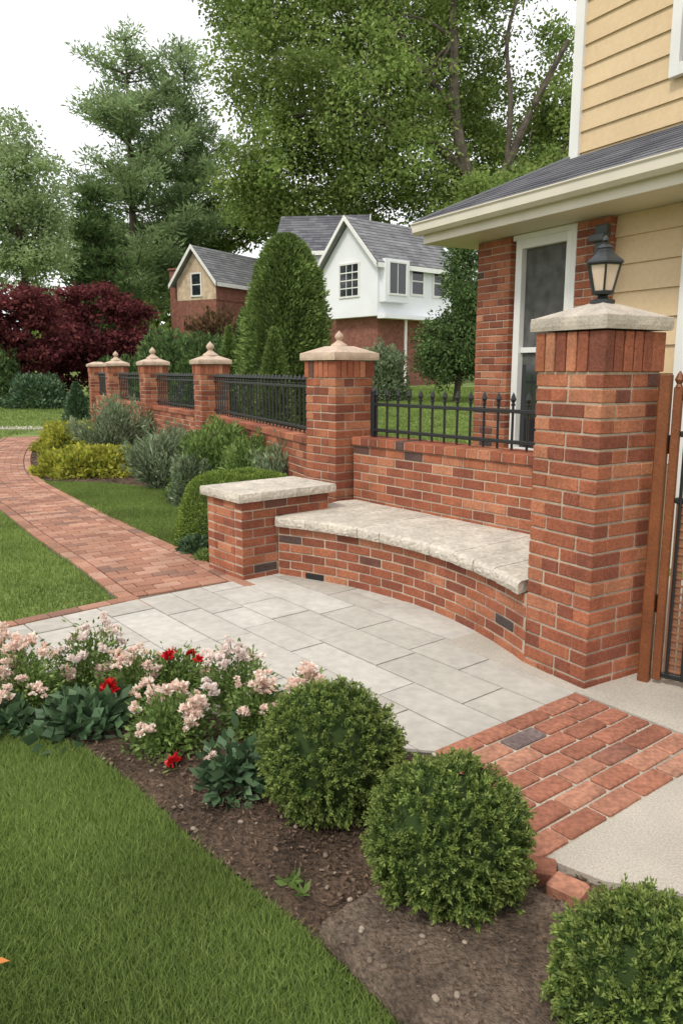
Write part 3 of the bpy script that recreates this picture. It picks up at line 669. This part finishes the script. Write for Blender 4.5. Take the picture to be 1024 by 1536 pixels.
def gable_house(name,label,K,dir1,W,L,z0,zs,ze,za,mu,ml,roofm='shingle',inset=.25):
    K=np.array(K,float);d1_=nv(dir1);d2_=np.array([-d1_[1],d1_[0]])
    if d2_[1]<0:d2_=-d2_
    h=thing(name,label,'house',(*(K+d1_*W/2+d2_*L/2),z0))
    P=lambda a,b,z:np.array([*(K+d1_*a+d2_*b),z])
    mb=MB();i=inset
    mb.add([P(i,i,z0),P(W-i,i,z0),P(W-i,L-i,z0),P(i,L-i,z0),P(i,i,zs),P(W-i,i,zs),P(W-i,L-i,zs),P(i,L-i,zs)],[[0,1,5,4],[1,2,6,5],[2,3,7,6],[3,0,4,7]]);mb.build('lower_wall',M[ml],h)
    mb=MB();V=[P(0,0,zs),P(W,0,zs),P(W,0,ze),P(W/2,0,za),P(0,0,ze)];V2=[P(0,L,zs),P(W,L,zs),P(W,L,ze),P(W/2,L,za),P(0,L,ze)]
    mb.add(V+V2,[[0,1,2,3,4],[5,9,8,7,6],[0,4,9,5],[1,6,7,2],[0,5,6,1]]);mb.build('upper_wall',M[mu],h)
    ov=.35;sl_=(za-ze)/(W/2);mb=MB();th=.14
    for sgn in(0,1):
        e=-ov if sgn==0 else W+ov;ez=ze-ov*sl_+.1
        A,B,Cc,D=P(e,-ov,ez),P(e,L+ov,ez),P(W/2,L+ov,za+.1),P(W/2,-ov,za+.1);dz=np.array([0,0,th])
        mb.add([A,B,Cc,D,A+dz,B+dz,Cc+dz,D+dz],[[0,1,2,3],[4,5,6,7],[0,1,5,4],[2,3,7,6],[0,3,7,4],[1,2,6,5]])
        shingles(mb,A+dz,B+dz,Cc+dz,D+dz,14,.5,.03)
    mb.build('roof',M[roofm],h)
    mb=MB()
    for e in(-ov,W+ov):
        ez=ze-ov*sl_+.05;A=P(e,-ov-.04,ez-.08);B=P(W/2,-ov-.04,za+.02);q=np.array([0,0,.26]);o=np.array([*(-d2_*.05),0])
        mb.add([A,B,B+q,A+q,A+o,B+o,B+q+o,A+q+o],[[4,5,6,7],[0,1,5,4],[3,2,6,7],[0,4,7,3]])
    A=P(-ov-.04,-ov,ze-ov*sl_-.03);B=P(-ov-.04,L+ov,ze-ov*sl_-.03);q=np.array([0,0,.25]);mb.add([A,B,B+q,A+q],[[0,1,2,3]])
    mb.build('fascia',M['white'],h)
    return h,P,d1_,d2_
zg=float(tz(42));h,P,e1,e2=gable_house('white_house','white gabled house with a brick lower storey behind the lawn',(1.9,42),(-.65,.76),4.5,5.9,zg,4.45,7.25,9.5,'whitewall','farbrick','lshingle',inset=.5)
window(h,P(3.1,0,0)[:2],-e1,5.5,1.7,1.85,'window',3,4,.1,.06)
mb=MB();bo=P(0,.15,0)[:2];box(mb,(*(bo+e2*.9-e1*.22),6.25),(1.8,.44,2.2),e2,.01);mb.build('bay',M['whitewall'],h)
window(h,P(-.44,.35,0)[:2],e2,5.5,1.4,1.75,'window',2,1,.1,.05)
window(h,P(0,2.45,0)[:2],e2,5.6,1.1,1.6,'window',1,2,.12,.06)
window(h,P(0,4.2,0)[:2],e2,5.6,1.1,1.6,'window',1,2,.12,.06)
mb=MB();lathe(mb,[(.11,0),(.08,.1),(.08,3.6),(.12,3.72)],P(-.15,2.0,zg),10);mb.build('column',M['white'],h)
mb=MB();prism(mb,[P(-.6,0,0)[:2],P(-.6,5.9,0)[:2],P(0,5.9,0)[:2],P(0,0,0)[:2]],4.3,4.5,bottom=True);mb.build('overhang',M['whitewall'],h)
zg=float(tz(50));h,P,e1,e2=gable_house('brick_house','brick house with tan gable and brick chimney beyond the red maples',(-7.9,50),(-.86,.5),3.2,7.0,zg,6.0,7.2,9.1,'tan','farbrick','lshingle',inset=.02)
window(h,P(2.0,0,0)[:2],-e1,6.2,.9,1.5,'window',1,2,.1,.06)
mb=MB();sw_=P(0,3.5,0)[:2]-e1*.02;box(mb,(*sw_,6.58),(6.96,.05,1.24),e2,.004);mb.build('side_wall',M['farbrick'],h)
mb=MB();cpos=P(3.6,.6,0)[:2];box(mb,(*cpos,4.4),(.8,.8,7.2),e1,.02);box(mb,(*cpos,8.04),(.95,.95,.12),e1,.02);mb.build('chimney',M['farbrick'],h)
zg=float(tz(48));gable_house('grey_roofed_house','house behind the clipped evergreen showing only its broad grey roof beside the white gable',(1.1,48),(.12,.99),5.0,4.9,zg,6.,8.7,10.9,'whitewall','farbrick','shingle',inset=.02)

# ------------------------------------------------------------ trees
def crown(mb,ells,ncl,per,clr,L,W,flatt=.6,pw=.45,droop=.15):
    vol=np.array([np.prod(e[1])**(2/3.) for e in ells]);vol/=vol.sum();C=[]
    for (c,r),f in zip(ells,vol):
        k=max(3,int(ncl*f));d=ru(k)*(rng.random(k)**pw)[:,None];C.append(np.array(c)+d*np.array(r))
    C=np.concatenate(C);n=len(C)
    rs=clr*(.6+.8*rng.random(n))
    off=ru(n*per)*(rng.random(n*per)**.5)[:,None]*np.repeat(rs,per)[:,None];off[:,2]*=flatt
    pos=np.repeat(C,per,0)+off
    d=nrm(off/clr+ru(n*per)*.9+np.array([0,0,-droop]))
    leaves(mb,pos,d,L*(.6+.8*rng.random(len(pos))),W*(.6+.8*rng.random(len(pos))))
    return C
def branches(mb,root,tips,r0,seg=4):
    for tp_ in tips:
        root=np.array(root,float);m=(root+tp_)/2+ru(1)[0]*np.linalg.norm(tp_-root)*.16+np.array([0,0,.08*np.linalg.norm(tp_-root)])
        tt=np.linspace(0,1,seg+1)[:,None];P=(1-tt)**2*root+2*tt*(1-tt)*m+tt**2*tp_
        tube(mb,P,np.linspace(r0,r0*.25,seg+1),6,cap=False)
def broad(name,label,base,rt,ells,mat,ncl,per,clr,L,W,group=None,limbs=None,htop=None,cat='tree',**k):
    base=np.array(base,float);t=thing(name,label,cat,base,group)
    mb=MB();C=crown(mb,ells,ncl,per,clr,L,W,**k);mb.build('crown',M[mat],t)
    mb=MB();cc=np.mean([np.array(e[0]) for e in ells],0)
    if limbs:
        for P,r in limbs: tube(mb,spline(P,4),np.interp(np.linspace(0,1,(len(P)-1)*4+1),np.linspace(0,1,len(r)),r),8)
        for P,r in limbs:
            idx=rng.choice(len(C),60);near=[C[i] for i in idx if np.linalg.norm(C[i]-np.array(P[-2]))<5.5][:5];branches(mb,P[-2],near,r[-1]*.6)
    else:
        top=np.array([cc[0],cc[1],htop if htop else cc[2]]);mid=(base+top)/2+np.array([rng.normal()*.1,rng.normal()*.1,0])
        tube(mb,spline([base,mid,top],5),np.linspace(rt,rt*.35,11),9)
        idx=rng.choice(len(C),min(len(C),14),replace=False);branches(mb,mid*.4+top*.6,[C[i] for i in idx],rt*.35)
    mb.build('trunk',M['bark'],t);return t
def E(px,py,Y,rx,rz,ry=None):
    c=at(px,py,Y);s=Y/F
    return (c,np.array([rx*s,(ry if ry else (rx+rz)/2)*s,rz*s]))
Y=56
big=[E(370,-50,Y,90,80),E(480,-10,Y,150,110),E(640,-20,Y,160,110),E(800,-80,Y,110,60),E(420,120,Y-2,95,90),E(540,150,Y-3,120,90),E(650,130,Y+2,110,80),E(450,240,Y-2,110,70),E(590,250,Y-3,110,70),E(720,200,Y+3,80,90),E(380,270,Y-1,50,60),E(800,250,Y+3,60,60),E(690,290,Y+1,80,40),E(560,310,Y,100,40),E(430,320,Y,80,36),E(838,80,Y,34,50)]
L_=lambda *a:[at(x,y,Y-3.5) for x,y in a]
base=at(735,560,Y-3.5);base[2]=float(tz(Y))
broad('oak_tree','huge spreading green tree rising behind the white house',base,.6,big,'oak',1300,115,1.5,.28,.17,limbs=[
 ([base]+L_((725,330),(700,262),(682,170),(680,60),(676,-60)),(.65,.5,.38,.30,.2)),
 (L_((700,262),(650,215),(590,190),(520,165),(440,175)),(.32,.24,.12)),
 (L_((722,330),(760,250),(785,190),(820,120),(852,60)),(.34,.24,.14)),
 (L_((682,170),(640,110),(600,50),(570,-20)),(.24,.18,.1)),
 (L_((760,250),(765,150),(760,60),(780,-20)),(.2,.14,.09)),
 ])
def pine(name,label,base,h,spread,mat,nlev=16,per=46,cl=.75,L=.40,W=.12,start=.18,group=None,pwr=.8):
    base=np.array(base,float);t=thing(name,label,'tree',base,group);mb=MB();tr=MB()
    tube(tr,[base,base+(0,0,h*.5),base+(0.1,0,h)],[.32*h/20,.2*h/20,.03],8)
    pos=[]
    for k in range(nlev):
        f=start+(1-start)*(k+rng.random()*.5)/nlev
        nb=5 if f<.8 else 4
        for j in range(nb):
            az=rng.random()*6.28;ln=spread*((1-f)**pwr+.06)*(.45+.75*rng.random());st=base+np.array([0,0,h*f])
            tip=st+np.array([math.cos(az)*ln,math.sin(az)*ln,ln*(.18+.25*f)])
            tube(tr,[st,(st+tip)/2+(0,0,-.03*ln),tip],[.07,.045,.015],5,cap=False)
            m=max(2,int(ln/.6))
            for q in range(m):
                u=.25+.75*(q+.5)/m;pos.append(st+(tip-st)*u+rng.normal(size=3)*np.array([.28,.28,.15]))
    C=np.array(pos);n=len(C);off=ru(n*per)*(rng.random(n*per)**.5)[:,None]*cl;off[:,2]*=.5
    d=nrm(off+ru(n*per)*.5*cl+np.array([0,0,.25]));leaves(mb,np.repeat(C,per,0)+off,d,L*(.6+.8*rng.random(n*per)),W*(.7+.6*rng.random(n*per)))
    mb.build('crown',M[mat],t);tr.build('trunk',M['bark'],t);return t
def basept(px,Y):
    p=at(px,560,Y);return np.array([p[0],Y,float(tz(Y))])
pine('pine_tree','tall pine with layered boughs left of the huge spreading tree',basept(210,62),25.0,8.6,'pine',20,cl=.95,L=.42,W=.12,pwr=.6,per=52)
pine('pine_tree','tall pine partly behind the spreading tree, right of the other pine',basept(290,66),25.5,7.6,'pine',20,cl=.95,L=.42,W=.12,pwr=.6,per=52)
pine('pine_tree','smaller dense pine standing low behind the red maples',basept(150,50),11.5,3.9,'ever',14,per=60)
broad('birch_tree','pale green tree at the left edge above the red maples',basept(40,44),.3,[E(30,300,44,60,100),E(75,340,44,40,60),E(-20,330,44,80,120),E(30,220,44,36,46),E(60,390,44,60,40)],'blue',240,110,.9,.2,.12)
broad('leafy_tree','green tree at the right behind the yellow house roof',basept(820,52),.3,[E(820,290,52,70,70),E(760,300,50,60,50),E(850,180,54,50,60),E(700,320,50,50,40)],'oak',300,85,1.1,.28,.18)
broad('leafy_tree','low green tree between the pines and the brick house roof',basept(330,70),.3,[E(340,330,70,70,55),E(280,360,70,60,50),E(420,320,70,60,45),E(160,380,70,60,45)],'oak',280,85,1.3,.32,.2)
for i,(px,Yy,es,lb) in enumerate([(20,30,[(-10,480,60,48),(45,455,42,36),(-40,520,80,45),(30,525,60,34),(10,570,70,24),(75,500,30,40)],'dark red maple at the left edge of the far lawn'),(150,33,[(110,490,50,45),(165,455,40,34),(205,470,26,26),(140,525,75,35),(190,510,38,38),(95,540,40,35),(130,565,70,24),(120,440,28,22)],'wide dark red maple just left of the brick house')]):
    broad('red_maple',lb,basept(px,Yy),.16,[E(a,b,Yy,c_,d_) for a,b,c_,d_ in es],'maple',250,75,.5,.18,.11,flatt=.35,pw=.6)
def egg(mb,c,rx,ry,h,n,L,W,shape,up=.6,jit=.08,z0=0.):
    f=rng.random(n)**.85;az=rng.random(n)*6.2832;r=shape(f)*(1-.18*rng.random(n)**2)*(1+jit*np.sin(az*5+f*9)+jit*np.sin(az*11-f*23)*.6+jit*rng.normal(size=n)*.6)
    pos=np.c_[c[0]+rx*r*np.cos(az),c[1]+ry*r*np.sin(az),c[2]+z0+f*h]
    d=nrm(np.c_[np.cos(az),np.sin(az),np.full(n,up)]+ru(n)*.6)
    leaves(mb,pos-d*(L*.5),d,L*(.6+.8*rng.random(n)),W*(.7+.6*rng.random(n)))
def shapecone(p):return lambda f:np.clip((1-f)**p*1.0,0,1)*np.clip(.55+f*3,0,1)
def shapeegg(p,q):return lambda f:np.clip(1-f**p,0,1)**q*np.clip(.75+f*1.2,0,1)
def evergreen(name,label,c,rx,h,n,L,W,mat,sh,cat='shrub',jit=.08):
    t=thing(name,label,cat,c);mb=MB();egg(mb,c,rx,rx,h,n,L,W,sh,jit=jit);mb.build('foliage',M[mat],t)
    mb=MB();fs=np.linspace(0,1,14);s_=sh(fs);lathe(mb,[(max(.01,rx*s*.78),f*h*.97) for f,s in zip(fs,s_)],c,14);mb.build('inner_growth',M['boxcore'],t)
    mb=MB();tube(mb,[np.array(c)-(0,0,.05),np.array(c)+(0,0,h*.5)],[rx*.09,rx*.04],7);mb.build('stem',M['bark'],t)
def gz(px,Y):p=at(px,560,Y);return (p[0],Y,float(tz(Y)))
evergreen('arborvitae','big egg-shaped clipped evergreen behind the railing',gz(431,17),.98,4.42,34000,.10,.042,'arb',shapeegg(2.8,.5),jit=.10)
evergreen('arborvitae','small pointed evergreen in front of the big egg-shaped one',gz(412,15.3),.44,2.4,7000,.09,.04,'arb',shapeegg(1.6,.8))
evergreen('arborvitae','slim upright evergreen left of the big egg-shaped one',gz(345,20),.42,2.7,5000,.12,.045,'arb',shapeegg(1.5,.9))
evergreen('arborvitae','narrow pointed evergreen beside the slim upright one',gz(366,22),.5,3.2,5000,.13,.05,'ever',shapeegg(1.5,.9))
broad('dark_evergreen','dark irregular evergreen tree between the white house and the yellow house',gz(685,31),.15,[E(700,430,31,28,55),E(705,510,31,40,55),E(658,520,31,30,45),E(675,545,31,50,35),E(690,380,31,20,25)],'ever',300,80,.42,.16,.07,flatt=.8)
def mound(name,label,c,rx,ry,h,mat,n,L,W,up=.7,cat='shrub',group=None,core=True,clip_=1.):
    c=np.array(c,float);t=thing(name,label,cat,c,group);mb=MB()
    d=ru(n);d[:,2]=np.abs(d[:,2]);k=1+clip_*(.13*np.sin(d[:,0]*7+c[0]*9)*np.cos(d[:,1]*6+c[1])+.07*np.sin(d[:,2]*11))
    sh=1.
    if clip_<1: sh=1/np.maximum(1e-3,(np.abs(d)**3.2).sum(1)**(1/3.2))
    pos=c+d*np.array([rx,ry,h])*(k*sh*(.72+.3*rng.random(n)) if clip_==1. else k*sh*(.92+.09*rng.random(n)))[:,None]
    dd=nrm(d*.7+ru(n)*.7+np.array([0,0,up*.5]));leaves(mb,pos-dd*L*.5,dd,L*(.6+.8*rng.random(n)),W*(.6+.8*rng.random(n)));mb.build('foliage',M[mat],t)
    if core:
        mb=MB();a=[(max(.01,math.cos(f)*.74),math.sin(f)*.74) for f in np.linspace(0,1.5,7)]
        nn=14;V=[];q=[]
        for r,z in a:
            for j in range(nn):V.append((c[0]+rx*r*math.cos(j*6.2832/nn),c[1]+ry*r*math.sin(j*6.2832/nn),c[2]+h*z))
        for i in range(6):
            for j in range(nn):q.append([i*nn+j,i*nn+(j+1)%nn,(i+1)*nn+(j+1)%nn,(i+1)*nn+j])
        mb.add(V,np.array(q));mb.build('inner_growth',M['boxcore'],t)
    return t
def sprays(name,label,c,r,h,mat,n,L,W,cat='shrub',ns=70):
    c=np.array(c,float);t=thing(name,label,cat,c);st=MB();mb=MB()
    for i in range(ns):
        az=rng.random()*6.28;rr=r*(rng.random()**.6);tip=c+np.array([math.cos(az)*rr,math.sin(az)*rr,h*(.6+.4*rng.random())*(1-.35*rr/r)]);b=c+np.array([math.cos(az),math.sin(az),0])*rr*.25
        P=np.array([b,(b+tip)/2+np.array([0,0,h*.08]),tip]);tube(st,P,[.006,.004,.002],4,cap=False)
        k=n//ns;u=.15+.85*rng.random(k);pos=b+(tip-b)*u[:,None]+rng.normal(size=(k,3))*.03*(1+r);d=nrm(ru(k)*.7+nv(tip-b))
        leaves(mb,pos,d,L*(.6+.8*rng.random(k)),W*(.6+.8*rng.random(k)))
    mb.build('foliage',M[mat],t);st.build('stem',M['bark'],t);return t
def G0(px,py):return (*g(px,py),0.)
def AT0(px,Y):p=at(px,700,Y);return (p[0],Y,0.)
mound('dark_hedge','dark hedge mass behind the far left pillars',gz(262,27),1.6,1.2,2.7,'ever',7000,.2,.08)
mound('dark_hedge','upright dark shrub beside the brick chimney',gz(240,30),.7,.9,3.0,'ever',4000,.2,.08)
mound('red_tinged_shrub','reddish shrub in front of the brick house',gz(326,31),1.5,1.2,3.7,'redshrub',6500,.2,.1)
mound('dark_hedge','dark green hedge below the reddish shrub',gz(310,25),1.2,1.0,2.7,'ever',6000,.18,.08)
mound('flowering_shrub','rounded pale-tipped shrub beneath the white house',gz(572,32),1.15,1.,2.4,'silver',6000,.14,.07)
mound('low_shrub','low shrub on the far lawn in front of the red maples',gz(55,28),1.2,.8,1.25,'dark',4500,.14,.07)
mound('low_shrub','dark bush at the far left edge below the red maples',gz(-5,29),1.0,.9,2.4,'ever',4000,.16,.08)
mound('low_shrub','low dark bush between the red maple and the far left pillar',gz(195,30),1.5,.9,1.9,'ever',5000,.16,.08)
mound('low_shrub','small shrub behind the railing next to the tall gate pillar',gz(775,9),.28,.28,1.06,'green',2500,.06,.025)
evergreen('spruce','small dark pointed conifer near the far end of the shrub bed',G0(118,640),.42,1.25,4000,.1,.035,'dark',shapecone(.7),jit=.14)
mound('yellow_shrub','bright yellow-green low shrub nearest the path bend',(g(125,718)[0],g(125,718)[1]+.4,0),.88,.6,.48,'yell',6000,.07,.042)
mound('yellow_shrub','yellow-green low shrub farther back in the bed',(g(100,680)[0],g(100,680)[1]+.4,0),.72,.6,.62,'yell',4500,.08,.045)
sprays('silver_shrub','tall silvery spray-like shrub near the third ball-topped pillar',G0(178,690),.85,1.25,'silver',8000,.10,.024,ns=100)
sprays('silver_shrub','twiggy grey-green shrub in the middle of the rear bed',AT0(255,10.2),.6,.95,'silver',7000,.09,.022,ns=90)
sprays('silver_shrub','silvery foliage against the wall right of the green mounds',AT0(425,7.9),.42,.98,'silver',6000,.07,.02,ns=80)
mound('green_mound','large loose green mound shrub in front of the brick wall',AT0(338,9.3),.64,.5,1.02,'green',11000,.065,.024)
mound('green_mound','rounded green shrub just behind the clipped hedge',AT0(388,8.5),.48,.42,.92,'green',9000,.06,.022)
mound('green_mound','small grassy shrub left of the clipped hedge',AT0(290,9.0),.3,.3,.65,'silver',3500,.07,.02)
mound('clipped_hedge','low clipped rounded box hedge behind the low pier',(-.93,7.1,0),.60,.42,.68,'hedge',30000,.024,.012,clip_=.25)
mound('ground_shrub','tiny dark shrub at the lawn edge left of the low pier',G0(295,832),.16,.15,.17,'dark',1500,.05,.02)
mound('ground_shrub','low green tuft against the base of the low pier',G0(312,842),.12,.14,.10,'green',1200,.045,.015)
mb=MB();n=80000
x=rng.uniform(-75,75,n);hh=7+3*np.sin(x*.23)+2*np.sin(x*.61+1);z=rng.random(n)**.8*hh+1.2;y=84+rng.normal(size=n)*2-3*np.sin(z/hh*3)
p=np.c_[x,y,z];leaves(mb,p,ru(n),.7,.5);tag(mb.build('far_woodland',M['oak']),'distant band of woodland behind all the houses','woodland',kind='stuff')

# ------------------------------------------------------------ ball shrubs
def ball(label,c,R):
    c=np.array(c,float);t=thing('ball_shrub',label,'shrub',(c[0],c[1],0));mb=MB();nt=1500;per=46
    d=ru(nt);k=1+.03*np.sin(d[:,0]*9+c[0]*20)+.03*np.cos(d[:,1]*8+d[:,2]*7)+.04*rng.normal(size=nt)
    base=c+d*(R*k*.88)[:,None];axis=nrm(d+ru(nt)*.5+np.array([0,0,.2]))
    A=np.repeat(axis,per,0);u=rng.random(nt*per);ln=np.repeat(.03+.03*rng.random(nt),per)
    dd=nrm(A*.9+ru(nt*per)*.8);pos=np.repeat(base,per,0)+A*(u*ln)[:,None]+ru(nt*per)*(.009*(1-.5*u))[:,None]
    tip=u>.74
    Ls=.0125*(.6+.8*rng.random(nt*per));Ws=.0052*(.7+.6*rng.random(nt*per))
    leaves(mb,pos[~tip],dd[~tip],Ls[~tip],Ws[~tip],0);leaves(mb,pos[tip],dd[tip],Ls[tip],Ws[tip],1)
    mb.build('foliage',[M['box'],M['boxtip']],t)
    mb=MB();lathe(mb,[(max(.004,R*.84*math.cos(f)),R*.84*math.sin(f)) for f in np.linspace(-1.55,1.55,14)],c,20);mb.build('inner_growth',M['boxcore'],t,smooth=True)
    mb=MB();tube(mb,[(c[0],c[1],0),(c[0],c[1],c[2])],[.02,.012],7);mb.build('stem',M['bark'],t)
p=at(495,1130,2.6);ball('clipped ball shrub beside the pink flowers, farthest of the three',(p[0],2.6,p[2]),.245)
p=at(670,1258,2.08);ball('clipped ball shrub in the middle, beside the brick paving',(p[0],2.08,p[2]),.228)
p=at(970,1490,1.56);ball('clipped ball shrub cut off by the bottom right corner',(p[0],1.56,p[2]),.205)

# ------------------------------------------------------------ flowers
def blossom(mb,c,r,n=26):
    c=np.array(c);a=ru(n);a[:,2]=np.abs(a[:,2])*.9;a=nrm(a);pos=c+a*r*.25
    leaves(mb,pos,a,r*(.6+.5*rng.random(n)),r*.8)
def flowerplant(label,base,r,h,heads,mat='petal',leaf='green',nl=2800,L=.028,W=.012,hr=.022,reds=0,name='flower_plant'):
    base=np.array([base[0],base[1],.02]);t=thing(name,label,'flowers',base);mb=MB();st=MB()
    d=ru(nl);d[:,2]=np.abs(d[:,2]);rad=(rng.random(nl)**.5)*(1+.2*rng.normal(size=nl)*.6);pos=base+d*np.array([r,r,h*.9])*rad[:,None];dd=nrm(d+ru(nl)*.8)
    leaves(mb,pos,dd,L*(.6+.8*rng.random(nl)),W*(.6+.8*rng.random(nl)))
    bl=[]
    for i in range(heads+reds):
        az=rng.random()*6.28;rr=r*1.02*rng.random()**.6;zz=h*(1.02-.55*(rr/r)**2)*(.86+.26*rng.random());bl.append((base+np.array([math.cos(az)*rr,math.sin(az)*rr,zz]),i>=heads))
        tube(st,[base+np.array([math.cos(az),math.sin(az),0])*rr*.3,bl[-1][0]],[.003,.002],4,cap=False)
    mb.build('foliage',M[leaf],t);st.build('stem',M['green'],t)
    for c,isr in bl:
        mb=MB();sz=hr*random.uniform(.7,1.35)
        for q in range(6 if not isr else 2): blossom(mb,c+rng.normal(size=3)*sz*(.62 if not isr else .25),sz if not isr else hr*1.25,20)
        mb.build('blossom',M['petalr' if isr else mat],t)
fl=[((45,1068),.21,.31,19,'petal',0,'peach flower clump at the left edge of the bed'),
    ((140,1035),.19,.33,13,'petalp',0,'tall pale pink flower clump behind the broad-leaved rose plant'),
    ((205,1055),.20,.23,14,'petal',2,'peach flower clump in the middle of the bed with a few red blooms'),
    ((255,1122),.17,.24,16,'petal',0,'peach flower clump at the front of the bed beside the bare mulch'),
    ((268,1045),.17,.23,7,'petal',5,'flower clump with red blooms next to the patio'),
    ((352,1065),.20,.29,13,'petalp',0,'green flowering clump with pale pink heads nearest the patio stones'),
    ((385,1098),.16,.22,11,'petal',0,'peach flower clump just left of the farthest ball shrub'),
    ((462,1085),.12,.23,9,'petal',0,'small peach flower clump behind the farthest ball shrub'),
    ((10,1050),.2,.29,11,'petal',1,'peach flowers running out of the left edge of the picture')]
for (pp,r,h,nh,m_,rd,lb) in fl: flowerplant(lb,g(*pp),r,h,nh,m_,'green',hr=.021,reds=rd)
flowerplant('broad-leaved dark green rose plant with one red bloom',g(128,1098),.2,.17,0,'petal','dark',420,.07,.045,.034,1,'rose_plant')
flowerplant('dark broad-leaved plant without blooms left of the farthest ball shrub',g(352,1190),.12,.22,1,'petal','dark',330,.06,.036,.012,0,'leafy_plant')
flowerplant('dark leafy plant with a red bloom at the left frame edge',g(8,1100),.12,.12,0,'petal','dark',220,.06,.04,.034,1,'rose_plant')
t=thing('fallen_flower','single red bloom fallen on the bare mulch','flower',(*g(258,1158),.03));mb=MB()
for q in range(3): blossom(mb,np.array([*g(257+q*3,1158-q*3),.035]),.03,16)
mb.build('petals',M['petalr'],t)
mb=MB();c=np.array([*g(255,1165),.03]);leaves(mb,np.repeat([c],4,0),nrm(ru(4)*np.array([1,1,.2])),.04,.018);mb.build('calyx',M['green'],t)
t=thing('weed','small light green weed sprouting from the mulch near the lawn edge','weed',(*g(440,1345),.02));mb=MB()
for (px,py) in((432,1340),(455,1355),(445,1335)):
    n=9;a=rng.random(n)*6.28;d=nrm(np.c_[np.cos(a),np.sin(a),.45+.3*rng.random(n)]);leaves(mb,np.repeat([np.array([*g(px,py),.03])],n,0),d,.05*(.6+.6*rng.random(n)),.02)
mb.build('leaves',M['green'],t)
mb=MB();c=np.array([*g(2,1470),.05]);mb.add(c+np.array([(-.03,0,0),(-.01,-.014,.006),(.03,-.004,.012),(.0,.012,.01)]),[[0,1,2,3]]);tag(mb.build('fallen_leaf',M['orange']),'orange fallen leaf on the front lawn at the left edge','leaf')

# ------------------------------------------------------------ light, sky, camera
EL,AZ=math.radians(52),math.radians(215)
W=bpy.data.worlds.new('World');S.world=W;W.use_nodes=True;nt=W.node_tree;bg=nt.nodes['Background']
sky=nt.nodes.new('ShaderNodeTexSky');sky.sky_type='NISHITA';sky.sun_disc=False;sky.sun_elevation=EL;sky.sun_rotation=AZ;sky.dust_density=3
mx=nt.nodes.new('ShaderNodeMixRGB');mx.inputs[0].default_value=.9;mx.inputs[2].default_value=(9.9,9.95,10.1,1)
nt.links.new(sky.outputs[0],mx.inputs[1]);nt.links.new(mx.outputs[0],bg.inputs[0]);bg.inputs[1].default_value=.138
sun=bpy.data.lights.new('sun','SUN');sun.energy=2.1;sun.angle=math.radians(10);sun.color=(1,.95,.86)
so=bpy.data.objects.new('sun',sun);COL.objects.link(so)
dirv=Vector((math.sin(AZ)*math.cos(EL),math.cos(AZ)*math.cos(EL),math.sin(EL)))
so.rotation_euler=dirv.to_track_quat('Z','Y').to_euler();so.location=dirv*50
cam=bpy.data.cameras.new('camera');cam.sensor_fit='VERTICAL';cam.sensor_height=36;cam.lens=36*F/1536;cam.clip_end=2000;cam.clip_start=.05
co=bpy.data.objects.new('camera',cam);COL.objects.link(co);co.location=(0,0,H);co.rotation_euler=(math.pi/2-PT,0,0);S.camera=co
S.view_settings.view_transform='Standard';S.view_settings.look='None';S.view_settings.exposure=0
